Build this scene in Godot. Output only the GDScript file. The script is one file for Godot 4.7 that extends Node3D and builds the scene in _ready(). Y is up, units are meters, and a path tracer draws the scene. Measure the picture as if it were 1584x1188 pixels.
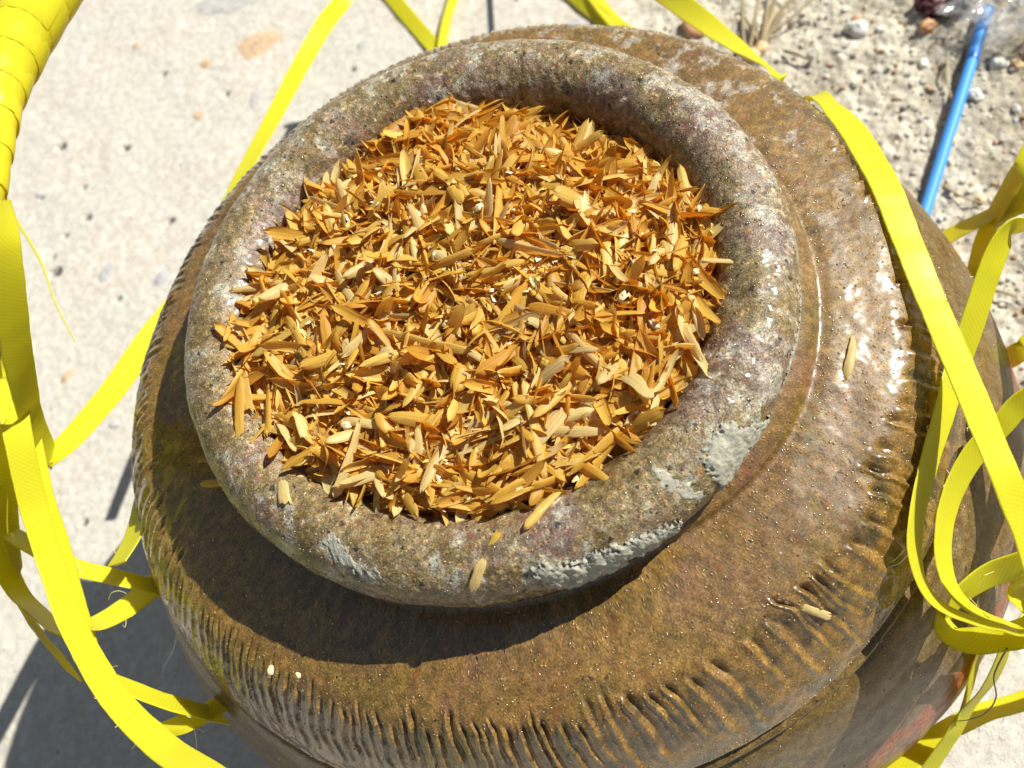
extends Node3D
# A small glazed clay jar packed with rice husks, held in a carrier of yellow plastic strapping, on rough concrete in the sun.
# All lengths below are in millimetres and become metres (MM) when a mesh is committed.
const MM := 0.001
const RIM_Y := 120.0
const COLS := 1680
# radius and height (relative to the rim's top) of the jar's wall, from the inside over the lip to the foot
var PROF := PackedVector2Array([Vector2(31, -46), Vector2(32, -34), Vector2(33, -24), Vector2(33.7, -15), Vector2(34.1, -9.5), Vector2(34.9, -5.2), Vector2(36.5, -2.3), Vector2(38.7, -0.6), Vector2(41.1, 0), Vector2(43.4, -0.5), Vector2(45.4, -1.6), Vector2(46.7, -3.5), Vector2(47.2, -5.8), Vector2(46.9, -8.2), Vector2(45.7, -9.8), Vector2(45.9, -10.3), Vector2(47.6, -11.4), Vector2(49.1, -12.7), Vector2(49.8, -14.0), Vector2(52.2, -14.3), Vector2(56, -15.2), Vector2(60.4, -16.1), Vector2(63, -17.5), Vector2(65.4, -20.2), Vector2(67.7, -23.4), Vector2(69.4, -26.5), Vector2(70.4, -29), Vector2(70.8, -30.3), Vector2(69.8, -31.3), Vector2(71.6, -32.2), Vector2(71.7, -33), Vector2(70.7, -34.2), Vector2(72.6, -36), Vector2(75, -40), Vector2(78.5, -48), Vector2(81.5, -57), Vector2(83.4, -66), Vector2(83.6, -76), Vector2(81.8, -88), Vector2(77, -101), Vector2(69, -112), Vector2(58, -118.6), Vector2(50, -120)])
var taken := {}
var rng := RandomNumberGenerator.new()
var n_low := FastNoiseLite.new()
var n_mid := FastNoiseLite.new()
var n_fine := FastNoiseLite.new()
var M := {}
var phase_of := PackedFloat32Array()
var notch_start := PackedFloat32Array()
var notch_size := PackedFloat32Array()
var notch_skew := PackedFloat32Array()
var notch_end := PackedFloat32Array()
var husk_meshes := []
var straw_lengths := 0


func _ready() -> void:
	# ---- camera, sky, sun, exposure
	var cam := Camera3D.new()
	cam.name = "camera"
	cam.transform = Transform3D(Basis(Vector3(0.8760502, -0.2400020, 0.4182524), Vector3(0.4820813, 0.4150969, -0.7715518), Vector3(0.0115587, 0.8775498, 0.4793462)).orthonormalized(), Vector3(0, 244.327, 87.673) * MM)
	var lens := CameraAttributesPhysical.new()
	lens.frustum_focal_length = 32.32
	lens.frustum_near = 0.01
	lens.frustum_far = 60.0
	lens.frustum_focus_distance = 0.150
	lens.exposure_aperture = 27.0
	cam.fov = 40.74
	cam.near = 0.01
	cam.far = 60.0
	cam.attributes = lens
	cam.current = true
	add_child(cam)
	var env := Environment.new()
	env.background_mode = Environment.BG_SKY
	var sky_look := ProceduralSkyMaterial.new()
	sky_look.sky_top_color = Color(0.56, 0.63, 0.72)
	sky_look.sky_horizon_color = Color(0.80, 0.82, 0.85)
	sky_look.ground_bottom_color = Color(0.50, 0.48, 0.45)
	sky_look.ground_horizon_color = Color(0.66, 0.66, 0.65)
	sky_look.sky_energy_multiplier = 0.60
	sky_look.ground_energy_multiplier = 0.6
	var sky := Sky.new()
	sky.sky_material = sky_look
	env.sky = sky
	env.tonemap_mode = Environment.TONE_MAPPER_LINEAR
	env.tonemap_exposure = 1.46
	env.sdfgi_enabled = true
	env.ssao_enabled = true
	env.ssil_enabled = true
	var we := WorldEnvironment.new()
	we.name = "world"
	we.environment = env
	add_child(we)
	var sun := DirectionalLight3D.new()
	sun.name = "sun"
	sun.light_energy = 1.6
	sun.light_color = Color(1.0, 0.985, 0.935)
	sun.light_angular_distance = 0.5
	sun.shadow_enabled = true
	add_child(sun)
	sun.look_at_from_position(Vector3(0.72857, 0.68200, -0.06374), Vector3.ZERO, Vector3.UP)
	# ---- noises and materials
	rng.seed = 20117
	set_noise(n_low, 3, 0.035, 3)
	set_noise(n_mid, 5, 0.19, 3)
	set_noise(n_fine, 9, 0.8, 2)
	make_materials()
	# ---- large structure
	make_ground()
	make_jar()
	# ---- objects
	make_husks()
	make_carrier()
	make_surroundings()


# ================================================================ helpers
func set_noise(n: FastNoiseLite, s: int, f: float, octaves: int) -> void:
	n.seed = s
	n.frequency = f
	n.noise_type = FastNoiseLite.TYPE_SIMPLEX_SMOOTH
	n.fractal_type = FastNoiseLite.FRACTAL_FBM
	n.fractal_octaves = octaves


func numbered(called: String) -> String:
	var k: int = taken.get(called, -1) + 1
	taken[called] = k
	return called if k == 0 else "%s_%03d" % [called, k]


func tag(o: Node, label: String, category: String, group := "", kind := "") -> void:
	if label:
		o.set_meta("label", label)
	if category:
		o.set_meta("category", category)
	if group:
		o.set_meta("group", group)
	if kind:
		o.set_meta("kind", kind)


func thing(called: String, at := Vector3.ZERO) -> Node3D:
	var o := Node3D.new()
	o.name = numbered(called)
	o.position = at * MM
	add_child(o, true)
	return o


func obj(called: String, mesh: Mesh, mat: Material, parent: Node = null) -> MeshInstance3D:
	var o := MeshInstance3D.new()
	o.mesh = mesh
	o.material_override = mat
	if parent == null:
		o.name = numbered(called)
		add_child(o, true)
	else:
		o.name = called
		parent.add_child(o, true)
	return o


func smooth(a: float, b: float, x: float) -> float:
	var u := clampf((x - a) / (b - a), 0.0, 1.0)
	return u * u * (3.0 - 2.0 * u)


# A grid of points (mm) as a smooth mesh; side = 1 where columns x rows points outwards.
func grid_mesh(p: PackedVector3Array, rows: int, cols: int, side: float, uv := PackedVector2Array(), col := PackedColorArray(), ring := false, skip := PackedByteArray()) -> ArrayMesh:
	var n := PackedVector3Array()
	n.resize(p.size())
	for r in rows:
		var up: int = maxi(r - 1, 0) * cols
		var down: int = mini(r + 1, rows - 1) * cols
		var here := r * cols
		for c in cols:
			var a := c - 1
			var b := c + 1
			if a < 0:
				a = cols - 2 if ring else 0
			if b >= cols:
				b = 1 if ring else cols - 1
			n[here + c] = (p[here + b] - p[here + a]).cross(p[down + c] - p[up + c]).normalized() * side
	var index := PackedInt32Array()
	index.resize((rows - 1) * (cols - 1) * 6)
	var k := 0
	for r in rows - 1:
		for c in cols - 1:
			var a := r * cols + c
			if skip and (skip[a] + skip[a + 1] + skip[a + cols] + skip[a + cols + 1]) > 0:
				continue
			var b := a + 1
			var d := a + cols
			if side < 0.0:
				b = a + cols
				d = a + 1
			index[k] = a
			index[k + 1] = d
			index[k + 2] = b
			index[k + 3] = b
			index[k + 4] = d
			index[k + 5] = a + cols + 1
			k += 6
	index.resize(k)
	return raw_mesh(p, n, index, uv, col)


func raw_mesh(p: PackedVector3Array, n: PackedVector3Array, index: PackedInt32Array, uv := PackedVector2Array(), col := PackedColorArray()) -> ArrayMesh:
	var q := PackedVector3Array()
	q.resize(p.size())
	for i in p.size():
		q[i] = p[i] * MM
	var arrays := []
	arrays.resize(Mesh.ARRAY_MAX)
	arrays[Mesh.ARRAY_VERTEX] = q
	arrays[Mesh.ARRAY_NORMAL] = n
	arrays[Mesh.ARRAY_INDEX] = index
	if uv:
		arrays[Mesh.ARRAY_TEX_UV] = uv
	if col:
		arrays[Mesh.ARRAY_COLOR] = col
	var m := ArrayMesh.new()
	m.add_surface_from_arrays(Mesh.PRIMITIVE_TRIANGLES, arrays)
	return m


func spline(p: Array, f: float):
	var last := p.size() - 1
	var i := clampi(int(floor(f)), 0, last - 1)
	var u := f - i
	var a = p[maxi(i - 1, 0)]
	var b = p[i]
	var c = p[i + 1]
	var d = p[mini(i + 2, last)]
	return (b * 2.0 + (c - a) * u + (a * 2.0 - b * 5.0 + c * 4.0 - d) * (u * u) + (b * 3.0 - a - c * 3.0 + d) * (u * u * u)) * 0.5


# A round tube along points (mm), with a radius at each of them.
func tube(points: Array, radii: Array, around := 10, step := 0.8, capped := true) -> ArrayMesh:
	var length := 0.0
	for i in points.size() - 1:
		length += points[i].distance_to(points[i + 1])
	var rows := maxi(int(length / step), points.size() * 3) + 1
	var p := PackedVector3Array()
	var uv := PackedVector2Array()
	var last := float(points.size() - 1)
	var side := Vector3.UP
	var total := rows + (2 if capped else 0)
	for k in total:
		var r := clampi(k - (1 if capped else 0), 0, rows - 1)
		var f := last * r / float(rows - 1)
		var at: Vector3 = spline(points, f)
		var ahead: Vector3 = spline(points, minf(f + 0.02, last)) - spline(points, maxf(f - 0.02, 0.0))
		var t := ahead.normalized()
		if r == 0 and k == 0:
			side = t.cross(Vector3.UP if absf(t.y) < 0.9 else Vector3.RIGHT).normalized()
		side = (side - t * side.dot(t)).normalized()
		var other := t.cross(side)
		var rad: float = lerpf(radii[int(f)], radii[mini(int(f) + 1, radii.size() - 1)], f - floorf(f))
		if capped and (k == 0 or k == total - 1):
			rad = 0.001
		for c in around + 1:
			var w := TAU * c / around
			p.append(at + (side * cos(w) + other * sin(w)) * rad)
			uv.append(Vector2(float(c) / around, length * r / rows / 5.0))
	return grid_mesh(p, total, around + 1, 1.0, uv, PackedColorArray(), true)


# ================================================================ materials
func std(color: Color, rough: float, spec := 0.5) -> StandardMaterial3D:
	var m := StandardMaterial3D.new()
	m.albedo_color = color.linear_to_srgb()
	m.roughness = rough
	m.metallic_specular = spec
	return m


# Fine grain, specks and pits of a surface as a colour picture around mid grey and a relief picture.
func speckled(side: int, s: int, base: float, grain: float, waves: float, groups: Array) -> Array:
	var n := FastNoiseLite.new()
	set_noise(n, s, 0.02, 4)
	var coarse := n.get_seamless_image(side, side)
	n.seed = s + 1
	n.frequency = 0.11
	n.fractal_octaves = 3
	var fine := n.get_seamless_image(side, side)
	var a := coarse.get_data()
	var b := fine.get_data()
	var color := PackedByteArray()
	color.resize(side * side * 3)
	var relief := PackedByteArray()
	relief.resize(side * side)
	for i in side * side:
		var v := base + ((a[i] - 128) * 0.35 + (b[i] - 128) * 0.55) * grain
		var w := clampi(int(v), 0, 255)
		color[i * 3] = w
		color[i * 3 + 1] = w
		color[i * 3 + 2] = w
		relief[i] = clampi(int(90.0 + ((a[i] - 128) * 0.30 + (b[i] - 128) * 0.35) * waves), 0, 255)
	var r := RandomNumberGenerator.new()
	r.seed = s
	for g in groups:      # [how many, least radius, largest radius, colour, strength, relief]
		for k in int(g[0]):
			var cx := r.randi_range(0, side - 1)
			var cy := r.randi_range(0, side - 1)
			var rad := lerpf(g[1], g[2], pow(r.randf(), 2.5))
			var long := r.randf_range(0.7, 1.4)
			var turn := r.randf() * TAU
			var co := cos(turn)
			var si := sin(turn)
			var jag := r.randf() * TAU
			var tint: Color = g[3]
			tint = tint.lerp(Color(r.randf(), r.randf(), r.randf()), 0.08)
			var reach := int(ceil(rad * 1.6))
			for dy in range(-reach, reach + 1):
				for dx in range(-reach, reach + 1):
					var u := (dx * co + dy * si) / long
					var v := (dy * co - dx * si) * long
					var q := sqrt(u * u + v * v) / (rad * (1.0 + 0.22 * sin(3.0 * atan2(v, u) + jag)))
					if q > 1.0:
						continue
					var share: float = g[4] * (1.0 - smooth(0.6, 1.0, q))
					var i := ((cy + dy + side) % side) * side + (cx + dx + side) % side
					color[i * 3] = int(lerpf(color[i * 3], tint.r * 255.0, share))
					color[i * 3 + 1] = int(lerpf(color[i * 3 + 1], tint.g * 255.0, share))
					color[i * 3 + 2] = int(lerpf(color[i * 3 + 2], tint.b * 255.0, share))
					relief[i] = clampi(int(relief[i] + g[5] * (1.0 - q * q)), 0, 255)
	return [ImageTexture.create_from_image(Image.create_from_data(side, side, false, Image.FORMAT_RGB8, color)), ImageTexture.create_from_image(Image.create_from_data(side, side, false, Image.FORMAT_L8, relief))]


func make_materials() -> void:
	var pale := Color(1.0, 0.97, 0.84)
	var yellow := Color(1.0, 0.90, 0.55)
	var rim_pics := speckled(1024, 31, 152.0, 0.8, 0.6, [[420, 5, 18, Color(0.60, 0.46, 0.43), 0.55, 0], [260, 4, 14, Color(0.36, 0.37, 0.41), 0.6, -20], [1500, 2.0, 7.0, yellow, 0.45, 24], [1200, 2.0, 9.0, pale, 0.6, 34], [130, 4, 12, Color(0.17, 0.19, 0.26), 0.85, 50], [240, 2, 5, Color(0.10, 0.08, 0.06), 0.9, -90]])
	var pot_pics := speckled(1024, 47, 152.0, 0.75, 0.14, [[160, 6, 24, Color(0.55, 0.45, 0.40), 0.45, 0], [200, 4, 13, Color(0.42, 0.42, 0.43), 0.5, 14], [900, 1.6, 4.5, yellow, 0.5, 70], [600, 1.6, 5.0, pale, 0.62, 95], [30, 4, 10, Color(0.19, 0.20, 0.25), 0.7, 40], [50, 2, 5, Color(0.11, 0.09, 0.06), 0.8, -90]])
	var rim := std(Color(1, 1, 1), 0.5, 0.45)
	rim.vertex_color_use_as_albedo = true
	rim.albedo_texture = rim_pics[0]
	rim.uv1_scale = Vector3(6, 1.0 / 43.0, 1)
	rim.heightmap_enabled = true
	rim.heightmap_texture = rim_pics[1]
	rim.heightmap_scale = 0.026
	rim.clearcoat_enabled = true
	rim.clearcoat = 0.25
	rim.clearcoat_roughness = 0.12
	M.rim = rim
	var pot := std(Color(1, 1, 1), 0.48, 0.45)
	pot.vertex_color_use_as_albedo = true
	pot.albedo_texture = pot_pics[0]
	pot.uv1_scale = Vector3(8, 1.0 / 51.0, 1)
	pot.heightmap_enabled = true
	pot.heightmap_texture = pot_pics[1]
	pot.heightmap_scale = 0.030
	pot.clearcoat_enabled = true
	pot.clearcoat = 1.0
	pot.clearcoat_roughness = 0.13
	M.pot = pot
	var side_glaze: StandardMaterial3D = pot.duplicate()
	side_glaze.clearcoat = 0.3
	side_glaze.clearcoat_roughness = 0.2
	M.side_glaze = side_glaze
	var grit := speckled(1024, 77, 222.0, 0.30, 0.9, [[400, 3, 16, Color(1.0, 0.99, 0.97), 0.4, 12], [260, 3, 12, Color(0.72, 0.70, 0.68), 0.35, -16], [120, 2, 8, Color(0.90, 0.76, 0.62), 0.4, 10], [90, 1.5, 4.5, Color(0.40, 0.38, 0.36), 0.6, -80]])
	var ground := std(Color(1, 1, 1), 0.93, 0.3)
	ground.vertex_color_use_as_albedo = true
	ground.albedo_texture = grit[0]
	ground.uv1_scale = Vector3(1.0 / 64.0, 1.0 / 64.0, 1)
	ground.heightmap_enabled = true
	ground.heightmap_texture = grit[1]
	ground.heightmap_scale = 0.05
	M.ground = ground
	var crust := std(Color(1, 1, 1), 0.95, 0.25)
	crust.vertex_color_use_as_albedo = true
	crust.albedo_texture = grit[0]
	crust.uv1_triplanar = true
	crust.uv1_scale = Vector3.ONE / 0.03
	crust.heightmap_enabled = true
	crust.heightmap_texture = grit[1]
	crust.heightmap_scale = 0.03
	M.crust = crust
	# husks
	var fibres := Image.create_empty(64, 64, false, Image.FORMAT_RGB8)
	var fr := RandomNumberGenerator.new()
	fr.seed = 5
	for x in 64:
		var v := 0.93 + 0.05 * sin(x * TAU / 64.0 * 5.0) * fr.randf_range(0.4, 1.0)
		for y in 64:
			var w := clampf(v + fr.randf_range(-0.05, 0.05), 0.0, 1.0)
			fibres.set_pixel(x, y, Color(w, w * 0.985, w * 0.95))
	M.fibres = ImageTexture.create_from_image(fibres)
	M.husks = []
	for c in [Color(0.85, 0.55, 0.095), Color(0.89, 0.66, 0.17), Color(0.83, 0.52, 0.085), Color(0.92, 0.78, 0.36), Color(0.72, 0.40, 0.06), Color(0.87, 0.6, 0.12)]:
		M.husks.append(husk_material(c))
	M.many_husks = husk_material(Color(1, 1, 1))
	M.many_husks.vertex_color_use_as_albedo = true
	M.grey_husk = husk_material(Color(0.26, 0.19, 0.13))
	M.pale_husk = husk_material(Color(0.74, 0.58, 0.30))
	M.grain = std(Color(0.74, 0.60, 0.36), 0.6, 0.4)
	M.crumbs = std(Color(1, 1, 1), 0.8, 0.4)
	M.crumbs.vertex_color_use_as_albedo = true
	M.bed = std(Color(0.50, 0.28, 0.06), 0.9, 0.2)
	# strapping: a plastic band embossed with fine slanting ribs
	var side := 128
	var weave := Image.create_empty(side, side, false, Image.FORMAT_L8)
	var tone := Image.create_empty(side, side, false, Image.FORMAT_RGB8)
	for y in side:
		for x in side:
			var a := 0.5 + 0.5 * sin(TAU * (x * 5.0 + y * 7.0) / side)
			var b := 0.5 + 0.5 * sin(TAU * (x * 5.0 - y * 7.0) / side)
			var v := 0.25 + 0.75 * maxf(pow(a, 1.5), 0.55 * pow(b, 2.0))
			weave.set_pixel(x, y, Color(v, v, v))
			var g := 0.97 + 0.03 * a + fr.randf_range(-0.02, 0.0)
			tone.set_pixel(x, y, Color(g, g, g))
	var band := std(Color(0.84, 0.86, 0.045), 0.36, 0.5)
	band.albedo_texture = ImageTexture.create_from_image(tone)
	band.heightmap_enabled = true
	band.heightmap_texture = ImageTexture.create_from_image(weave)
	band.heightmap_scale = 0.0005
	band.backlight_enabled = true
	band.backlight = Color(1.0, 0.92, 0.05)
	M.band = band
	var grip := std(Color(0.84, 0.82, 0.035), 0.27, 0.5)
	grip.backlight_enabled = true
	grip.backlight = Color(0.8, 0.7, 0.02)
	M.grip = grip
	M.fibre = std(Color(0.80, 0.74, 0.36), 0.5)
	M.thread = std(Color(0.23, 0.20, 0.13), 0.8)
	M.pimple = std(Color(0.20, 0.13, 0.05), 0.18, 0.7)
	M.glint = std(Color(0.92, 0.86, 0.70), 0.26, 0.5)
	M.glint.metallic = 0.9
	M.straw = std(Color(0.07, 0.34, 0.88), 0.48, 0.4)
	M.straw.backlight_enabled = true
	M.straw.backlight = Color(0.02, 0.10, 0.35)
	M.dry = std(Color(0.44, 0.36, 0.23), 0.85, 0.3)
	M.pebbles = []
	for c in [Color(0.42, 0.42, 0.41), Color(0.55, 0.52, 0.47), Color(0.44, 0.25, 0.14), Color(0.64, 0.60, 0.50), Color(0.30, 0.31, 0.34), Color(0.52, 0.38, 0.22)]:
		var m := std(c, 0.85, 0.35)
		m.albedo_texture = grit[0]
		m.uv1_triplanar = true
		m.uv1_scale = Vector3.ONE / 0.02
		m.albedo_color = Color(minf(c.r * 1.9, 1.0), minf(c.g * 1.9, 1.0), minf(c.b * 1.9, 1.0)).linear_to_srgb()
		M.pebbles.append(m)
	M.stones = std(Color(1, 1, 1), 0.8, 0.3)
	M.stones.vertex_color_use_as_albedo = true
	var clear := std(Color(0.95, 0.97, 1.0), 0.06, 0.6)
	clear.albedo_color.a = 0.12
	clear.transparency = BaseMaterial3D.TRANSPARENCY_ALPHA
	M.clear = clear
	M.maroon = std(Color(0.07, 0.018, 0.02), 0.45, 0.5)


func husk_material(c: Color) -> StandardMaterial3D:
	var m := std(c, 0.45, 0.45)
	m.albedo_texture = M.fibres
	m.backlight_enabled = true
	m.backlight = Color(0.95, 0.74, 0.34)
	return m


# ================================================================ the ground
# pits, and stones set in the concrete: x, z, half length, half width, turn (mm, degrees), tone
var STONES := [[-100, -153, 4.6, 3.0, 43, 0], [-84, -139, 3.8, 3.1, 41, 0], [-122, -123, 3.5, 2.0, 29, 1], [-25, -212, 9.4, 6.4, -6, 1], [-29, -239, 15.8, 6.6, -30, 2], [-44, -216, 2.5, 2.2, -38, 3], [-33, -189, 2.6, 5.3, -37, 2], [-35, -172, 3.0, 3.5, -12, 0], [-53, -195, 2.6, 2.2, -37, 1], [70, -147, 5.8, 3.1, -39, 0], [-114, -199, 2.4, 1.9, -35, 2], [-134, -104, 4.2, 2.5, -11, 1], [-112, -98, 2.5, 1.7, -31, 2], [-64, -242, 1.8, 2.3, -38, 1], [7, -186, 3.3, 2.4, 15, 2], [-132, -44, 3.1, 2.3, -10, 2]]
var PITS := [[-101.9, -214.3, 1.80], [-80.6, -198.0, 1.54], [-100.8, -178.2, 1.50], [-75.3, -158.9, 1.46], [-116.6, -163.5, 2.31], [-115.8, -170.0, 1.06], [-99.4, -140.6, 1.22], [-59.0, -221.6, 1.36], [-41.7, -197.4, 1.32], [-109.9, -175.9, 1.07], [-113.6, -197.2, 1.10], [-25.2, -180.2, 1.29], [-98.7, -191.5, 1.09], [-128.6, -72.9, 1.28], [-0.1, -178.5, 1.28], [52.5, -158.5, 1.04]]


func sandy(x: float, z: float) -> float:
	return smooth(58.0, 96.0, x + 0.10 * z + 14.0 * n_low.get_noise_2d(x * 0.9, z * 0.9 + 400.0))


func ground_height(x: float, z: float) -> float:
	var s := sandy(x, z)
	var h := 0.45 * n_low.get_noise_2d(x * 0.8, z * 0.8) + 0.16 * n_mid.get_noise_2d(x * 1.3, z * 1.3) + 0.07 * n_fine.get_noise_2d(x, z)
	var rough := 1.15 * n_mid.get_noise_2d(x * 0.55 + 90.0, z * 0.55) + 0.50 * n_fine.get_noise_2d(x * 0.55, z * 0.55) + 1.0 * n_low.get_noise_2d(x * 1.6, z * 1.6 + 50.0)
	return lerpf(h, rough - 0.4, s)


func axis(from: float, to: float, fine_from: float, fine_to: float, step: float) -> PackedFloat32Array:
	var left := PackedFloat32Array()
	var v := fine_from
	var grow := step
	while v > from:
		grow *= 1.22
		v = maxf(v - grow, from)
		left.append(v)
	left.reverse()
	v = fine_from
	while v < fine_to:
		left.append(v)
		v += step
	left.append(fine_to)
	v = fine_to
	grow = step
	while v < to:
		grow *= 1.22
		v = minf(v + grow, to)
		left.append(v)
	return left


func make_ground() -> void:
	var xs := axis(-6000, 6000, -176, 188, 0.62)
	var zs := axis(-6000, 6000, -318, 112, 0.62)
	var cols := xs.size()
	var rows := zs.size()
	var p := PackedVector3Array()
	var col := PackedColorArray()
	var uv := PackedVector2Array()
	p.resize(cols * rows)
	col.resize(cols * rows)
	uv.resize(cols * rows)
	for r in rows:
		var z := zs[r]
		for c in cols:
			var x := xs[c]
			var s := sandy(x, z)
			var h := ground_height(x, z)
			var a := n_low.get_noise_2d(x * 0.7 + 200.0, z * 0.7)
			var b := n_mid.get_noise_2d(x * 0.8, z * 0.8 + 300.0)
			var base := Color(0.555, 0.53, 0.475)
			base = base.lerp(Color(0.555, 0.505, 0.445), smooth(-0.05, 0.4, a))
			base = base.lerp(Color(0.63, 0.615, 0.575), smooth(0.05, 0.5, b + 0.4 * a) * 0.6)
			base = base.lerp(Color(0.50, 0.475, 0.43), smooth(0.22, 0.55, -b) * 0.4)
			var dirt := Color(0.47, 0.43, 0.355).lerp(Color(0.58, 0.55, 0.47), smooth(-0.2, 0.4, b))
			dirt = dirt.lerp(Color(0.33, 0.29, 0.225), smooth(0.08, 0.4, a) * 0.7)
			dirt = dirt.lerp(Color(0.27, 0.225, 0.155), smooth(135.0, 170.0, x + 0.35 * (z + 60.0) + 12.0 * a) * 0.75)
			var k := base.lerp(dirt, s)
			var i := r * cols + c
			p[i] = Vector3(x, h, z)
			uv[i] = Vector2(x, z)
			col[i] = Color(minf(k.r * 1.35, 1.0), minf(k.g * 1.35, 1.0), minf(k.b * 1.35, 1.0))
	# pits are pressed into the sheet
	for q in PITS:
		var reach: float = q[2] * 1.7
		for r in range(maxi(zs.bsearch(q[1] - reach), 0), mini(zs.bsearch(q[1] + reach), rows)):
			for c in range(maxi(xs.bsearch(q[0] - reach), 0), mini(xs.bsearch(q[0] + reach), cols)):
				var d := Vector2((xs[c] - q[0]) / 1.3, zs[r] - q[1]).length() / float(q[2]) * (1.0 + 0.35 * n_fine.get_noise_2d(xs[c] * 1.4, zs[r] * 1.4))
				var depth := 1.0 - smooth(0.25, 1.0, d)
				p[r * cols + c].y -= 1.1 * q[2] * depth
				col[r * cols + c] = col[r * cols + c].lerp(Color(0.16, 0.15, 0.13), smooth(0.3, 0.9, depth))
	var ground := obj("ground", grid_mesh(p, rows, cols, -1.0, uv, col), M.ground)
	ground.set_meta("kind", "structure")
	var tones := [Color(0.44, 0.43, 0.44), Color(0.55, 0.40, 0.27), Color(0.45, 0.43, 0.42), Color(0.50, 0.33, 0.20)]
	for q in STONES:
		obj("stone", stone_mesh(q[2], q[3], 0.5, tones[q[5]], int(q[0] * 7 + q[1])), M.stones, ground).transform = Transform3D(Basis(Vector3.UP, deg_to_rad(q[4])), Vector3(q[0], ground_height(q[0], q[1]) + 0.02, q[1]) * MM)


# The worn top of a stone that lies nearly flush in the concrete.
func stone_mesh(a: float, b: float, high: float, tone: Color, s: int) -> ArrayMesh:
	var rows := 9
	var cols := 33
	var p := PackedVector3Array()
	var col := PackedColorArray()
	for r in rows:
		for c in cols:
			var w := TAU * c / (cols - 1)
			var q := float(r) / (rows - 1)
			var edge := 1.0 + 0.30 * n_mid.get_noise_2d(cos(w) * 6.0 + s, sin(w) * 6.0) + 0.12 * n_fine.get_noise_2d(cos(w) * 3.0 + s, sin(w) * 3.0)
			var x := cos(w) * a * q * edge
			var z := sin(w) * b * q * edge
			p.append(Vector3(x, high * (1.0 - pow(q, 3.0) * 1.9) * (0.75 + 0.5 * n_mid.get_noise_2d(x + s, z)), z))
			var k := 1.0 + 0.35 * n_mid.get_noise_2d(x * 2.5 + s, z * 2.5) + 0.25 * n_fine.get_noise_2d(x * 1.5 + s, z * 1.5)
			col.append(Color(minf(tone.r * k, 1.0), minf(tone.g * k, 1.0), minf(tone.b * k, 1.0)))
	return grid_mesh(p, rows, cols, 1.0, PackedVector2Array(), col, true)


# ================================================================ the jar
func profile(t: float) -> Vector2:
	var last := PROF.size() - 1
	var i := clampi(int(t), 0, last - 1)
	var u := t - i
	var a := PROF[maxi(i - 1, 0)]
	var b := PROF[i]
	var c := PROF[i + 1]
	var d := PROF[mini(i + 2, last)]
	return 0.5 * (2.0 * b + (c - a) * u + (2.0 * a - 5.0 * b + 4.0 * c - d) * u * u + (3.0 * b - a - 3.0 * c + d) * u * u * u)


# The potter's thumbed notches: their spacing, starts and sizes are uneven round the shoulder.
func plan_notches() -> void:
	var edges := [0.0]
	var at := 0.0
	while at < TAU - 0.02:
		var deg := rad_to_deg(at)
		var wide := 1.5 + 1.6 * smooth(0.35, 1.0, cos(deg_to_rad(deg - 48.0)))
		at += deg_to_rad(wide * rng.randf_range(0.62, 1.42))
		edges.append(at)
	var n := edges.size() - 1
	for i in edges.size():
		edges[i] *= TAU / at
	for i in n:
		notch_start.append(20.7 + rng.randf() * 1.1)
		notch_size.append(rng.randf_range(0.55, 1.25))
		notch_end.append(rng.randf_range(24.6, 26.9))
		notch_skew.append(rng.randf_range(0.30, 0.62))
	phase_of.resize(8193)
	var k := 0
	for i in 8193:
		var a := TAU * i / 8192.0
		while k < n - 1 and edges[k + 1] <= a:
			k += 1
		phase_of[i] = minf(k + (a - edges[k]) / (edges[k + 1] - edges[k]), n - 0.0001)


func notch(theta: float, t: float) -> float:
	if t < 20.4 or t > 27.2:
		return 0.0
	var w := fposmod(theta + 0.010 * (t - 24.0) + 0.016 * n_mid.get_noise_3d(cos(theta) * 30.0, sin(theta) * 30.0, t * 1.6), TAU) / TAU * 8192.0
	var i := int(w)
	var ph := phase_of[i]
	var k := int(ph)
	var f := ph - k
	var start := notch_start[k]
	var e := smooth(start - 0.15, start + 0.35, t) * (1.0 - 0.30 * smooth(23.8, 25.2, t)) * (1.0 - smooth(notch_end[k] - 1.6, notch_end[k], t))
	if e <= 0.0:
		return 0.0
	var near := 0.62 + 0.38 * smooth(-0.1, 0.9, cos(theta - 1.05)) - 0.22 * smooth(0.55, 1.0, cos(theta + 0.25))
	var c := notch_skew[k]
	var d := f - c
	var g := exp(-pow(d / (0.10 if d > 0.0 else 0.20), 2.0))
	var lip := exp(-pow((d - 0.24) / 0.11, 2.0))
	var deep := 0.52 + 0.75 * exp(-pow((t - start - 0.45) / 0.5, 2.0)) + 0.12 * sin(t * 4.0 + k)
	return notch_size[k] * near * e * (0.36 * lip - 0.70 * deep * g)


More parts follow.
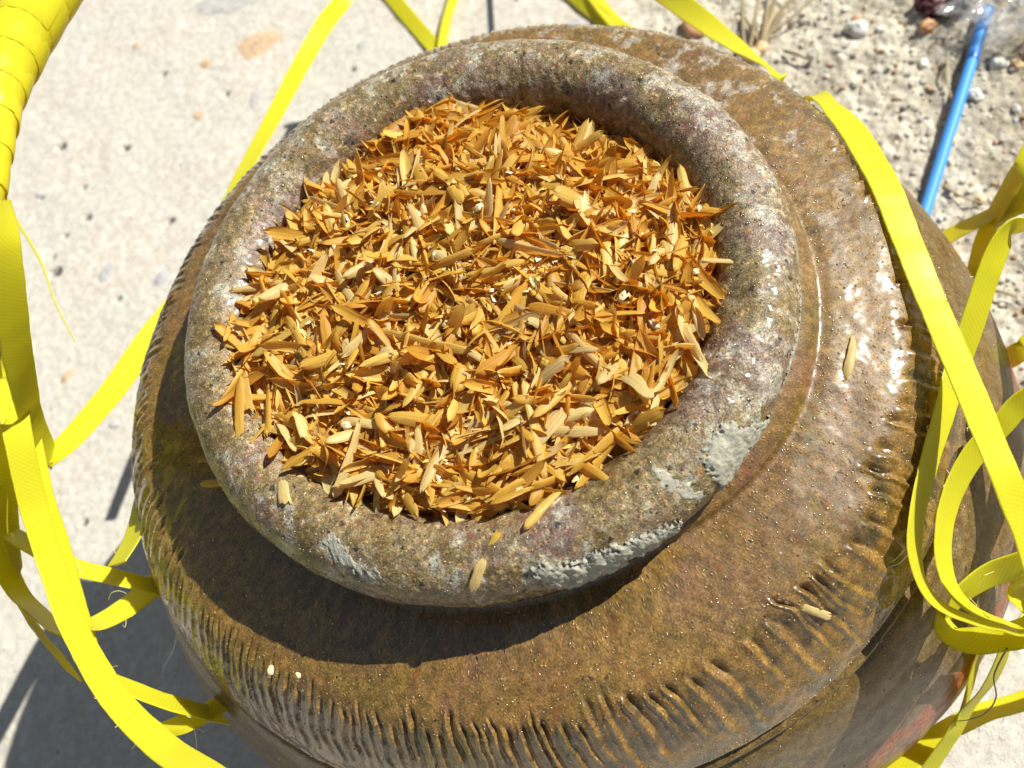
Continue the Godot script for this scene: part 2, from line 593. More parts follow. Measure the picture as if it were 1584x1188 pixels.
func jar_point(theta: float, t: float) -> Vector3:
	var q := profile(t)
	var ahead := profile(minf(t + 0.05, PROF.size() - 1.001)) - profile(maxf(t - 0.05, 0.0))
	var out := Vector2(-ahead.y, ahead.x).normalized()
	var co := cos(theta)
	var si := sin(theta)
	var r := q.x
	var low := smooth(17.0, 26.0, t)
	r *= 1.0 - 0.0109 * cos(3.0 * theta) * low
	r -= 4.0 * smooth(13.8, 16.0, t) * (1.0 - smooth(18.0, 20.0, t)) * (1.0 - smooth(0.45, 0.95, cos(theta - 0.45)))
	r -= 2.6 * smooth(31.5, 35.5, t) * smooth(0.3, 1.0, cos(theta - 1.8))
	r += 3.7 * smooth(31.5, 36.0, t) * smooth(0.35, 1.0, cos(theta - 0.42))
	var x := r * co
	var z := r * si
	var d := 0.35 * n_low.get_noise_3d(x, q.y, z) + 0.10 * n_mid.get_noise_3d(x, q.y, z)
	if t < 15.0:
		d += 0.14 * n_mid.get_noise_3d(x * 2.0, q.y * 2.0, z * 2.0) + 0.28 * n_low.get_noise_3d(x * 2.0, q.y * 2.0 + 50.0, z * 2.0)
	elif t < 28.0:
		d += 0.05 * n_mid.get_noise_3d(x * 2.2, q.y * 2.2, z * 2.2) 
		d += notch(theta, t)
	else:
		d += 0.12 * n_low.get_noise_3d(co * 6.0, q.y * 3.0, si * 6.0) + 0.05 * n_mid.get_noise_3d(co * 8.0, q.y * 1.4, si * 8.0)
	return Vector3((r + out.x * d) * co, RIM_Y + q.y + out.y * d, (r + out.x * d) * si)


func jar_color(p: Vector3, theta: float, t: float) -> Color:
	var a := n_low.get_noise_3d(p.x * 1.3, p.y * 1.3, p.z * 1.3)
	var b := n_low.get_noise_3d(p.x * 2.6 + 70.0, p.y * 2.6, p.z * 2.6)
	var m := n_mid.get_noise_3d(p.x, p.y, p.z + 30.0)
	var f := n_fine.get_noise_3d(p.x, p.y, p.z)
	var k: Color
	if t < 15.5:
		k = Color(0.205, 0.148, 0.066).lerp(Color(0.180, 0.122, 0.095), smooth(-0.12, 0.3, a))
		k = k.lerp(Color(0.185, 0.100, 0.075), smooth(0.14, 0.46, b) * 0.6)
		k = k.lerp(Color(0.145, 0.095, 0.030), smooth(0.05, 0.4, -b) * 0.7)
		# pale ash: more of it on the outer crest and on the left
		var crest := exp(-pow((t - 10.2) / 2.2, 2.0))
		var ash := smooth(0.18, 0.62, m * 1.15 + 0.45 * a + 0.42 * crest + 0.30 * f + 0.16 * cos(theta - 2.9) + 0.24 * cos(theta + 0.8) - 0.06)
		k = k.lerp(Color(0.40, 0.38, 0.335), ash * 0.55)
		k = k.lerp(Color(0.275, 0.240, 0.190), clampf(0.14 + 0.30 * f + 0.25 * b, 0.0, 0.5))
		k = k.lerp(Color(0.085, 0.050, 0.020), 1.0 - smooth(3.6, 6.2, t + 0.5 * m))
		k = k.lerp(Color(0.20, 0.105, 0.075), smooth(13.3, 14.2, t) * 0.8)
	elif t < 34.95 + 0.4 * a + 0.3 * m:
		k = Color(0.195, 0.108, 0.024).lerp(Color(0.168, 0.093, 0.028), smooth(-0.1, 0.3, a))
		k = k.lerp(Color(0.140, 0.086, 0.015), smooth(0.05, 0.45, -b) * 0.7)
		k = k.lerp(Color(0.175, 0.085, 0.040), smooth(0.26, 0.5, b + 0.25 * m) * 0.55)
		var band := smooth(21.0, 22.2, t) * (1.0 - smooth(28.0, 29.0, t))
		k = k.lerp(Color(0.21, 0.118, 0.028), band * smooth(-0.2, 0.3, m))
		k = k.lerp(Color(0.060, 0.048, 0.020), band * smooth(0.12, 0.42, -m + 0.3 * f) * 0.75)
		var far := smooth(0.35, 1.0, cos(theta + 0.62))
		k = k.lerp(Color(0.33, 0.30, 0.26), far * smooth(0.10, 0.5, m + 0.35 * a + 0.3 * f) * 0.7 * (1.0 - smooth(26.0, 29.0, t)))
		if t > 28.0:
			k = k.lerp(Color(0.125, 0.080, 0.024), 0.75)
			k = k.lerp(Color(0.17, 0.115, 0.080), smooth(33.4, 34.7, t + 0.6 * m) * 0.7)
			k = k.lerp(Color(0.16, 0.135, 0.085), smooth(0.05, 0.4, n_mid.get_noise_3d(cos(theta) * 16.0, p.y * 0.8, sin(theta) * 16.0)) * 0.5)
	else:
		k = Color(0.30, 0.085, 0.045).lerp(Color(0.22, 0.11, 0.075), smooth(-0.1, 0.35, b))
	var g := 1.0 + 0.30 * f + 0.20 * m
	return Color(clampf(k.r * 3.1 * g, 0.0, 1.0), clampf(k.g * 3.1 * g, 0.0, 1.0), clampf(k.b * 3.1 * g, 0.0, 1.0))


func make_jar() -> void:
	plan_notches()
	var jar := thing("clay_jar")
	tag(jar, "small brown glazed clay jar with thick rolled rim and notched shoulder, full of husks", "jar")
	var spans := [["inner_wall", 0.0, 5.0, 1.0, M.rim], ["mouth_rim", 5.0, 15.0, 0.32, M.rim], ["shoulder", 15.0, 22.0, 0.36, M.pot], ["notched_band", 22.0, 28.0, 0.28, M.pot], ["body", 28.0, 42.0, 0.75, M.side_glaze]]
	for s in spans:
		var rows_at := [s[1]]
		var t: float = s[1]
		while t < s[2] - 0.0001:
			var size := maxf((profile(t + 0.05) - profile(t)).length() / 0.05, 0.5)
			t = minf(t + s[3] / size, s[2])
			if s[2] - t < 0.3 * s[3] / size:
				t = s[2]
			rows_at.append(t)
		var rows := rows_at.size()
		var p := PackedVector3Array()
		var uv := PackedVector2Array()
		var col := PackedColorArray()
		p.resize(rows * (COLS + 1))
		uv.resize(rows * (COLS + 1))
		col.resize(rows * (COLS + 1))
		var along := 0.0
		for r in rows:
			if r > 0:
				along += (profile(rows_at[r]) - profile(rows_at[r - 1])).length()
			for c in COLS + 1:
				var th := TAU * c / COLS
				var i := r * (COLS + 1) + c
				p[i] = jar_point(th, rows_at[r])
				uv[i] = Vector2(float(c) / COLS, along)
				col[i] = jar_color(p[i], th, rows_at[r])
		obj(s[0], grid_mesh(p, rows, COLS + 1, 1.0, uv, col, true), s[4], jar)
	# hard little pimples in the glaze, which catch the sun
	var bead := PackedVector3Array()
	for r in 5:
		for c in 9:
			var v := lerpf(0.04, PI * 0.62, r / 4.0)
			bead.append(Vector3(sin(v) * cos(TAU * c / 8), cos(v), sin(v) * sin(TAU * c / 8)))
	var mm := MultiMesh.new()
	mm.transform_format = MultiMesh.TRANSFORM_3D
	mm.mesh = grid_mesh(bead, 5, 9, 1.0, PackedVector2Array(), PackedColorArray(), true)
	mm.instance_count = 12000
	var mica := MultiMesh.new()
	mica.transform_format = MultiMesh.TRANSFORM_3D
	mica.mesh = mm.mesh
	mica.instance_count = 4500
	for k in mm.instance_count + mica.instance_count:
		var i := k
		var th := rng.randf() * TAU
		var t := rng.randf_range(18.0, 27.5) if i % 8 > 2 else (rng.randf_range(6.0, 14.0) if i % 8 > 0 else rng.randf_range(28.0, 38.0))
		var at := jar_point(th, t)
		var n := (jar_point(th + 0.02, t) - jar_point(th - 0.02, t)).cross(jar_point(th, t + 0.1) - jar_point(th, t - 0.1)).normalized()
		var side := n.cross(Vector3(0.3, 0.2, 0.9)).normalized()
		if k < mm.instance_count:
			var size := lerpf(0.07, 0.24, pow(rng.randf(), 3.0))
			mm.set_instance_transform(k, Transform3D(Basis(side, n * 0.55, side.cross(n)).scaled_local(Vector3.ONE * size), at * MM))
		else:
			var size := lerpf(0.035, 0.105, pow(rng.randf(), 2.5))
			mica.set_instance_transform(k - mm.instance_count, Transform3D(Basis(side, n * 0.6, side.cross(n)).scaled_local(Vector3.ONE * size), at * MM))
	var pimples := MultiMeshInstance3D.new()
	pimples.name = "glaze_pimples"
	pimples.multimesh = mm
	pimples.material_override = M.pimple
	pimples.set_meta("kind", "stuff")
	jar.add_child(pimples, true)
	var glints := MultiMeshInstance3D.new()
	glints.name = "mica_specks"
	glints.multimesh = mica
	glints.material_override = M.glint
	glints.set_meta("kind", "stuff")
	jar.add_child(glints, true)
	# the foot closes the jar
	var foot := PackedVector3Array()
	for r in 2:
		for c in 97:
			var th := TAU * c / 96
			foot.append(Vector3(cos(th) * (50.0 if r == 0 else 0.5), 0.05, sin(th) * (50.0 if r == 0 else 0.5)))
	obj("foot", grid_mesh(foot, 2, 97, 1.0, PackedVector2Array(), PackedColorArray(), true), std(Color(0.2, 0.09, 0.05), 0.9), jar)
	# grey cement left on the rim: outlines in degrees round the jar and steps along its wall
	var outlines := [[70.89, 9.38, 68.96, 9.54, 67.06, 8.84, 64.57, 9.36, 62.85, 9.26, 61.15, 10.34, 56.86, 12.12, 54.44, 12.7, 58.01, 12.84, 62.35, 13.1, 65.51, 13.2, 68.81, 13.1, 71.2, 11.94, 70.73, 10.4],
		[104.17, 10.06, 101.9, 9.66, 98.37, 10.14, 95.88, 10.42, 92.71, 10.16, 88.21, 10.58, 85.47, 10.78, 81.44, 11.14, 78.74, 11.86, 79.99, 13.1, 82.76, 13.1, 84.88, 13.0, 88.89, 12.12, 90.1, 13.0, 94.26, 12.6, 99.24, 12.6, 101.23, 12.1, 103.19, 10.98],
		[32.48, 12.28, 34.0, 12.0, 38.0, 11.85, 42.69, 11.8, 47.44, 11.9, 51.64, 12.5, 52.4, 13.0, 47.39, 13.2, 42.74, 13.1, 38.13, 12.9, 34.0, 12.7],
		[141.76, 8.48, 138.15, 8.48, 135.58, 9.22, 132.32, 9.44, 128.61, 9.5, 129.9, 10.04, 133.55, 10.06, 137.39, 9.96, 140.53, 9.4],
		[77.96, 7.9, 76.16, 8.22, 75.53, 9.68, 73.48, 11.4, 74.66, 11.82, 77.07, 10.42, 78.32, 9.02]]
	var deep := [0.45, 0.62, 0.25, 0.18, 0.10]
	for i in outlines.size():
		var crust := obj("cement_crust", crust_mesh(outlines[i], deep[i], i), M.crust, jar)
		if i < 2:
			crust.set_meta("label", ["jagged grey cement patch on the near right of the rim", "long grey cement ridge along the near edge of the rim"][i])


func crust_mesh(flat: Array, high: float, s: int) -> ArrayMesh:
	var poly := PackedVector2Array()
	var lo := Vector2(999, 999)
	var hi := Vector2(-999, -999)
	for i in flat.size() / 2:      # one step along the wall is about as long as two degrees
		var q := Vector2(flat[i * 2], flat[i * 2 + 1] * 2.0)
		poly.append(q)
		lo = lo.min(q)
		hi = hi.max(q)
	lo -= Vector2(1, 1)
	hi += Vector2(1, 1)
	var cols := int((hi.x - lo.x) / 0.28) + 2
	var rows := int((hi.y - lo.y) / 0.16) + 2
	var p := PackedVector3Array()
	var col := PackedColorArray()
	var skip := PackedByteArray()
	for r in rows:
		for c in cols:
			var q := Vector2(lerpf(lo.x, hi.x, float(c) / (cols - 1)), lerpf(lo.y, hi.y, float(r) / (rows - 1)))
			var w := q + Vector2(n_mid.get_noise_2d(q.x * 4.0 + s * 50.0, q.y * 4.0), n_mid.get_noise_2d(q.x * 4.0, q.y * 4.0 + s * 50.0)) * 1.1
			w += Vector2(n_fine.get_noise_2d(q.x * 2.0, q.y * 2.0), n_fine.get_noise_2d(q.x * 2.0 + 90.0, q.y * 2.0)) * 0.35
			var inside := Geometry2D.is_point_in_polygon(w, poly)
			var away := 99.0
			for i in poly.size():
				away = minf(away, w.distance_to(Geometry2D.get_closest_point_to_segment(w, poly[i], poly[(i + 1) % poly.size()])))
			var e := away if inside else -away
			var th := deg_to_rad(q.x)
			var t := q.y * 0.5
			var base := jar_point(th, t)
			var n := (jar_point(th + 0.01, t) - jar_point(th - 0.01, t)).cross(jar_point(th, minf(t + 0.1, 14.9)) - jar_point(th, t - 0.1)).normalized()
			var lift := high * smooth(-0.12, 0.55, e) * (0.85 + 0.40 * n_mid.get_noise_2d(q.x * 2.2, q.y * 2.2 + s * 9.0) + 0.22 * n_fine.get_noise_2d(q.x * 1.6, q.y * 1.6)) - 0.10 * (1.0 - smooth(-0.2, 0.1, e))
			p.append(base + n * lift)
			skip.append(1 if e < -0.25 else 0)
			var g := 0.95 + 0.22 * n_fine.get_noise_2d(q.x * 2.0 + 40.0, q.y * 2.0) + 0.25 * n_mid.get_noise_2d(q.x * 2.0, q.y * 2.0)
			col.append(Color(clampf(0.52 * g, 0, 1), clampf(0.495 * g, 0, 1), clampf(0.41 * g, 0, 1)))
	return grid_mesh(p, rows, cols, 1.0, PackedVector2Array(), col, false, skip)


# ================================================================ rice husks
# One boat-shaped half of a rice husk, lying along x with its hollow downwards; some are slit or snapped.
func husk_mesh(long: float, wide: float, deep: float, bow: float, lop: float, cut: float, s: int) -> ArrayMesh:
	var rows := 13
	var cols := 9
	var arc := 0.95 + 0.60 * fposmod(s * 0.618, 1.0)
	var p := PackedVector3Array()
	var uv := PackedVector2Array()
	for r in rows:
		for c in cols:
			var u := lerpf(-1.0, cut, float(r) / (rows - 1))
			var v := lerpf(-1.0, 1.0, float(c) / (cols - 1))
			var w := wide * 0.5 * pow(maxf(1.0 - pow(absf(u), 4.6 if s % 3 > 0 else (6.0 if u < 0.0 else 2.6)), 0.0), 0.6)
			w *= 1.0 + 0.22 * n_mid.get_noise_2d(u * 9.0 + s * 19.0, signf(v) * 30.0)
			w *= 1.0 + lop * u
			if cut < 0.95 and r == rows - 1:
				u += 0.10 * n_fine.get_noise_2d(c * 2.7 + s * 13.0, 4.0) * 2.0
			var a := v * arc
			var y := deep * (cos(a) - cos(arc)) * (w / (wide * 0.5)) - bow * u * u * long * 0.5 + 0.022 * cos(v * PI * 2.5) * (w / (wide * 0.5))
			var z := w * sin(a) / sin(minf(arc, 1.5)) + 0.10 * wide * sin(u * 2.2 + s)
			y += 0.10 * n_mid.get_noise_2d(u * 6.0 + s * 31.0, v * 4.0)
			var twist := 0.45 * u * sin(s * 2.7)
			p.append(Vector3(u * long * 0.5, y * cos(twist) - z * sin(twist), y * sin(twist) + z * cos(twist)))
			uv.append(Vector2(float(c) / (cols - 1), u * 0.6))
	return grid_mesh(p, rows, cols, 1.0, uv)


func heap(x: float, z: float) -> float:
	var q := Vector2(x, z).length() / 37.0
	var back := (-x * 0.375 - z * 0.927) / maxf(37.0 * q, 0.001)
	var shade := (x * 0.86 - z * 0.51) / maxf(37.0 * q, 0.001)
	var dip := 3.2 * smooth(0.72, 1.0, back) + 6.0 * smooth(0.66, 0.98, shade)
	return RIM_Y - 2.2 + 3.0 * (1.0 - q * q) - dip * smooth(0.45, 1.0, q) + 1.5 * n_low.get_noise_2d(x * 2.2, z * 2.2) + 0.9 * n_mid.get_noise_2d(x, z)


func husk_pose(x: float, y: float, z: float, tilt: float, rolled: float) -> Transform3D:
	var yaw := rng.randf() * TAU
	if Vector2(x, z).length() > 32.0 and x > -30.0:      # those at the wall lie along it
		yaw = PI * 0.5 - atan2(z, x) + rng.randfn(0.0, 0.55)
		yaw += PI if rng.randf() < 0.5 else 0.0
	var b := Basis(Vector3.UP, yaw) * Basis(Vector3.BACK, rng.randfn(0.0, tilt)) * Basis(Vector3.RIGHT, rng.randfn(0.0, rolled) + (PI if rng.randf() < 0.48 else 0.0))
	return Transform3D(b.scaled(Vector3.ONE * rng.randf_range(0.98, 1.36)), Vector3(x, y, z) * MM)


# x along from one end to the other, y along the surface's outside
func husk_between(a: Vector3, b: Vector3, out: Vector3, lift: float) -> Transform3D:
	var x := (b - a).normalized()
	var z := x.cross(out).normalized()
	var y := z.cross(x)
	return Transform3D(Basis(x, y, z), ((a + b) * 0.5 + y * lift) * MM)


func make_husks() -> void:
	for i in 12:
		husk_meshes.append(husk_mesh(rng.randf_range(8.2, 11.4), rng.randf_range(1.1, 1.75), rng.randf_range(0.25, 0.50), rng.randf_range(0.0, 0.16), rng.randf_range(-0.25, 0.25), 1.0, i))
	for i in 7:      # slit lengthwise
		husk_meshes.append(husk_mesh(rng.randf_range(6.0, 9.0), rng.randf_range(0.40, 0.95), rng.randf_range(0.12, 0.3), rng.randf_range(0.05, 0.25), 0.0, 1.0, 20 + i))
	for i in 7:      # snapped across
		husk_meshes.append(husk_mesh(rng.randf_range(7.0, 8.5), rng.randf_range(1.3, 2.2), rng.randf_range(0.25, 0.6), rng.randf_range(0.02, 0.2), 0.0, rng.randf_range(-0.15, 0.55), 40 + i))
	# below the topmost ones: a packed bed and the mass of husks nobody could count
	var mass := thing("packed_rice_husks")
	tag(mass, "mass of packed golden rice husks filling the jar under the topmost husks", "rice husks", "", "stuff")
	var bed := PackedVector3Array()
	for r in 19:
		for c in 49:
			var q := 35.0 * r / 18.0
			var w := TAU * c / 48.0
			bed.append(Vector3(cos(w) * q, heap(cos(w) * q, sin(w) * q) - 3.4, sin(w) * q))
	obj("packed_husk_bed", grid_mesh(bed, 19, 49, 1.0, PackedVector2Array(), PackedColorArray(), true), M.bed, mass)
	var tones := [Color(0.85, 0.55, 0.095), Color(0.89, 0.66, 0.17), Color(0.83, 0.52, 0.085), Color(0.92, 0.78, 0.36), Color(0.72, 0.40, 0.06), Color(0.87, 0.6, 0.12)]
	var many := []
	for i in husk_meshes.size():
		many.append([[], []])
	for i in 4300:
		var w := rng.randf() * TAU
		var q := 35.2 * sqrt(rng.randf())
		var x := cos(w) * q
		var z := sin(w) * q
		var under := rng.randf()
		var y := heap(x, z) - 3.6 * under * under + 0.3
		var which := rng.randi() % husk_meshes.size() if i < 2900 else rng.randi_range(12, husk_meshes.size() - 1)
		many[which][0].append(husk_pose(x * (1.0 - 0.03 * under), y, z * (1.0 - 0.03 * under), 0.22 + 0.12 * (1.0 - under), 0.9))
		var k: Color = tones[rng.randi() % 6]
		var g := rng.randf_range(0.82, 1.18)
		many[which][1].append(Color(minf(k.r * g, 1.0), minf(k.g * g, 1.0), minf(k.b * g, 1.0)))
	for i in many.size():
		var mm := MultiMesh.new()
		mm.transform_format = MultiMesh.TRANSFORM_3D
		mm.use_colors = true
		mm.mesh = husk_meshes[i]
		mm.instance_count = many[i][0].size()
		for k in mm.instance_count:
			mm.set_instance_transform(k, many[i][0][k])
			mm.set_instance_color(k, many[i][1][k])
		var o := MultiMeshInstance3D.new()
		o.name = "loose_husks"
		o.multimesh = mm
		o.material_override = M.many_husks
		mass.add_child(o, true)
	# the topmost husks, one by one
	for i in 288:
		var w := rng.randf() * TAU
		var q := 35.4 * sqrt(rng.randf())
		var x := cos(w) * q
		var z := sin(w) * q
		var y := heap(x, z) + rng.randf_range(0.2, 1.1) + 0.5 * smooth(33.0, 37.0, q)
		if x > 8.0 and z < 14.0 and q > 33.0:
			continue
		var full := rng.randf() < 0.52
		var tone := rng.randi() % 6
		var which := rng.randi() % 12 if full else rng.randi_range(12, husk_meshes.size() - 1)
		var o := obj("rice_husk", husk_meshes[which], M.husks[tone])
		o.transform = husk_pose(x, y, z, 0.24, 0.75)
		tag(o, husk_label(tone, which, x, z), "rice husk", "loose husks on top of the filled jar")
	for i in 14:      # a few have spilled onto the left of the rim
		var w := deg_to_rad(rng.randf_range(168, 208))
		var q := rng.randf_range(34.5, 38.6)
		var tone := rng.randi() % 6
		var which := rng.randi() % husk_meshes.size()
		var o := obj("rice_husk", husk_meshes[which], M.husks[tone])
		o.transform = husk_pose(cos(w) * q, RIM_Y - 0.4 + 1.5 * rng.randf() - 1.6 * (38.6 - q) / 4.0, sin(w) * q, 0.22, 0.6)
		tag(o, husk_label(tone, which, cos(w) * q, sin(w) * q), "rice husk", "loose husks on top of the filled jar")
	single_husk(Vector3(-12.1, 119.4, 37.1), Vector3(-18.6, 117.2, 42), Vector3(-0.1, 0.75, 0.6), 0, 5, "long golden husk standing upright on the near rim of the jar", 1.0)
	single_husk(Vector3(-15.9, 119.5, 40.2), Vector3(-19.6, 116.8, 42.2), Vector3(-0.2, 0.6, 0.7), 20, 3, "short pale husk beside the long one on the near rim", 0.8)
	single_husk(Vector3(-2.7, 117.0, 35.8), Vector3(-9.4, 120.2, 39.5), Vector3(-0.1, 0.9, 0.2), 2, 1, "husk hanging out of the heap over the near rim's inner edge", 0.9)
	single_husk(Vector3(-36.5, 120.1, 17.2), Vector3(-37.6, 119.8, 21.4), Vector3(-0.1, 1, 0.1), 21, 3, "flat cream husk flake stuck on the left of the rim above grey ash", 0.2)
	single_husk(Vector3(-52.0, 107.4, 1.5), Vector3(-46.4, 110.4, 6.4), Vector3(-0.3, 1, 0), 3, 0, "husk lying on the shadowed shoulder, half under the rim", 0.3)
	single_husk(Vector3(-51.6, 107.4, -2.6), Vector3(-46.8, 109.6, 1.4), Vector3(-0.3, 1, 0), 14, 4, "thin dark husk sliver tucked under the rim in its shadow", 0.25)
	single_husk(Vector3(-18.3, 118.6, -33.5), Vector3(-15.4, 117.3, -33.5), Vector3(0.2, 0.8, 0.5), 19, 3, "small curled husk chip alone on the far left of the rim", 0.2)
	single_husk(Vector3(44.8, 105.2, 31.5), Vector3(39.7, 105.3, 37.0), Vector3(0.15, 1, 0.12), 5, 3, "pale golden husk lying alone on the bright right shoulder", 0.5)
	single_husk(Vector3(17.6, 102.1, 60.7), Vector3(21.2, 99.5, 63.4), Vector3(0.2, 0.75, 0.6), 23, 3, "split husk caught among the notches on the near right shoulder", 0.3)
	single_husk(Vector3(-37.4, 119.4, -15.3), Vector3(-30.4, 116.6, -18.4), Vector3(-0.1, 1, -0.1), 4, 3, "pale straw husk sticking out over the left of the rim", 0.4)
	single_husk(Vector3(-38.0, 119.5, -11.2), Vector3(-32.0, 117.8, -6.4), Vector3(0.1, 1, 0.2), 5, 1, "broad husk folded over the left inner edge of the rim", 0.5)
	single_husk(Vector3(-37.0, 118.6, 5.2), Vector3(-31.2, 117.0, 10.4), Vector3(0.2, 1, 0.1), 0, 1, "husk lying across the inner edge at the lower left of the rim", 0.9)
	var dull := obj("rice_husk", husk_meshes[6], M.grey_husk)
	dull.transform = husk_between(Vector3(13.0, 119.2, 3.6), Vector3(19.0, 119.4, 9.8), Vector3(0.1, 1, 0.2), 0.6)
	tag(dull, "dull greyish brown husk among the golden ones, right of the middle", "rice husk")
	var stalk := obj("stalk", tube([Vector3(-18, 118.4, 1.5), Vector3(-7, 119.6, -4.2), Vector3(4.5, 120.3, -9.6), Vector3(10.5, 119.8, -11.6)], [0.34, 0.30, 0.28, 0.20], 7), std(Color(0.36, 0.17, 0.10), 0.7))
	tag(stalk, "thin brown stalk lying across the husks left of the middle", "stalk")
	# bits of grain
	for g in [[Vector3(21.5, 117.6, 13.0), 0.95, 0.6, 20, "upper one of the three near the right rim"], [Vector3(27.0, 116.4, 14.6), 0.9, 0.6, 70, "middle one of the three near the right rim"], [Vector3(27.6, 116.4, 17.4), 1.1, 0.5, 140, "lowest of the three near the right rim"], [Vector3(17.5, 118.2, 16.4), 0.9, 0.5, 40, "nearer the middle than the three at the right rim"], [Vector3(6.5, 120.4, -7.5), 0.8, 0.6, 10, "behind the middle of the heap"], [Vector3(-24.8, 117.8, 13.0), 0.8, 0.7, 110, "alone at the left edge of the heap"], [Vector3(19.2, 116.9, 22.0), 1.0, 0.5, 100, "at the near right edge of the heap"], [Vector3(-2.0, 119.4, -13.0), 0.8, 0.5, 50, "left of the one behind the heap's middle"]]:
		var o := obj("grain_piece", lump_mesh(g[1], 0.42, g[2], int(g[3])), M.grain)
		o.transform = Transform3D(Basis(Vector3.UP, deg_to_rad(g[3])), Vector3(g[0].x, heap(g[0].x, g[0].z) + 1.3, g[0].z) * MM)
		tag(o, "cream grain piece, %s" % g[4], "grain", "grain pieces among the husks")
	var crumbs := [[], []]
	for i in 1500:
		var w := rng.randf() * TAU
		var clump := int(rng.randf() * 26.0)
		var q := 36.0 * sqrt(rng.randf())
		var x := cos(w) * q
		var z := sin(w) * q
		if i % 2 == 0:
			x = 31.0 * sin(clump * 2.4) * sqrt(fposmod(clump * 0.381, 1.0)) + rng.randfn(0.0, 1.5)
			z = 31.0 * cos(clump * 2.4) * sqrt(fposmod(clump * 0.381, 1.0)) + rng.randfn(0.0, 1.5)
		crumbs[0].append(Transform3D(Basis(Vector3(rng.randf(), rng.randf(), rng.randf()).normalized(), rng.randf() * TAU).scaled(Vector3.ONE * lerpf(0.25, 1.05, pow(rng.randf(), 1.8))), Vector3(x, heap(x, z) + rng.randf_range(-0.7, 1.2), z) * MM))
		crumbs[1].append([Color(0.84, 0.70, 0.36), Color(0.84, 0.76, 0.54), Color(0.76, 0.48, 0.10)][rng.randi() % 3])
	var mm := MultiMesh.new()
	mm.transform_format = MultiMesh.TRANSFORM_3D
	mm.use_colors = true
	mm.mesh = husk_mesh(2.6, 0.95, 0.18, 0.1, 0.2, 0.1, 61)
	mm.instance_count = crumbs[0].size()
	for k in mm.instance_count:
		mm.set_instance_transform(k, crumbs[0][k])
		mm.set_instance_color(k, crumbs[1][k])
	var dust := MultiMeshInstance3D.new()
	dust.name = "husk_crumbs"
	dust.multimesh = mm
	dust.material_override = M.crumbs
	add_child(dust, true)
	tag(dust, "cream and golden crumbs sprinkled among the rice husks", "crumbs", "", "stuff")
	for g in [[425.0, Vector3(-52, 105.0, 33.6), 0.85, 0.5, "larger cream chip lying on the notches at the lower left"], [463.0, Vector3(-48.3, 105.3, 36.4), 0.6, 0.45, "smaller square cream chip beside the larger one on the notches"]]:
		var o := obj("husk_chip", lump_mesh(g[2], 0.35, g[3], int(g[0]), 7, 9), M.grain)
		o.position = g[1] * MM
		o.rotation_degrees = Vector3(25, g[0], -20)
		tag(o, g[4], "chip")


# what it looks like and which part of the heap it lies on
func husk_label(tone: int, which: int, x: float, z: float) -> String:
	var look: String = ["golden", "bright yellow", "warm orange", "pale straw coloured", "amber", "deep golden"][tone]
	var shape := "whole husk" if which < 12 else ("slit husk strip" if which < 19 else "snapped half husk")
	var d := Vector2(x, z).length()
	var place := "in the middle of the heap"
	if d > 13.0:
		# screen right and screen down, as the heap is seen from the camera's side of the jar
		var w := fposmod(rad_to_deg(atan2(z * 0.88 - x * 0.48, x * 0.88 + z * 0.48)) + 22.5, 360.0)
		var ways := ["right side", "near right side", "near side", "near left side", "left side", "far left side", "far side", "far right side"]
		place = ("at the rim on the heap's %s" if d > 28.0 else "halfway out on the heap's %s") % ways[int(w / 45.0)]
	return "%s %s %s" % [look, shape, place]


func single_husk(a: Vector3, b: Vector3, out: Vector3, which: int, tone: int, label: String, lift: float) -> void:
	var m: Mesh = husk_meshes[which]
	var o := obj("rice_husk", m, M.husks[tone])
	var t := husk_between(a, b, out.normalized(), lift)
	var size := a.distance_to(b) * MM / m.get_aabb().size.x
	o.transform = Transform3D(t.basis.scaled_local(Vector3(size, lerpf(1.0, size, 0.5), lerpf(1.0, size, 0.5))), t.origin)
	tag(o, label, "rice husk")


func lump_mesh(a: float, b: float, c: float, s: int, rows := 9, cols := 13) -> ArrayMesh:
	var p := PackedVector3Array()
	for r in rows:
		for k in cols:
			var v := lerpf(0.02, PI - 0.02, float(r) / (rows - 1))
			var w := TAU * k / (cols - 1)
			var d := Vector3(sin(v) * cos(w), cos(v), sin(v) * sin(w))
			var g := 1.0 + 0.55 * n_mid.get_noise_3d(d.x * 5.0 + s * 17.0, d.y * 5.0, d.z * 5.0) + 0.25 * n_fine.get_noise_3d(d.x * 2.5 + s * 17.0, d.y * 2.5, d.z * 2.5)
			p.append(Vector3(d.x * a, d.y * b, d.z * c) * g)
	return grid_mesh(p, rows, cols, 1.0, PackedVector2Array(), PackedColorArray(), true)


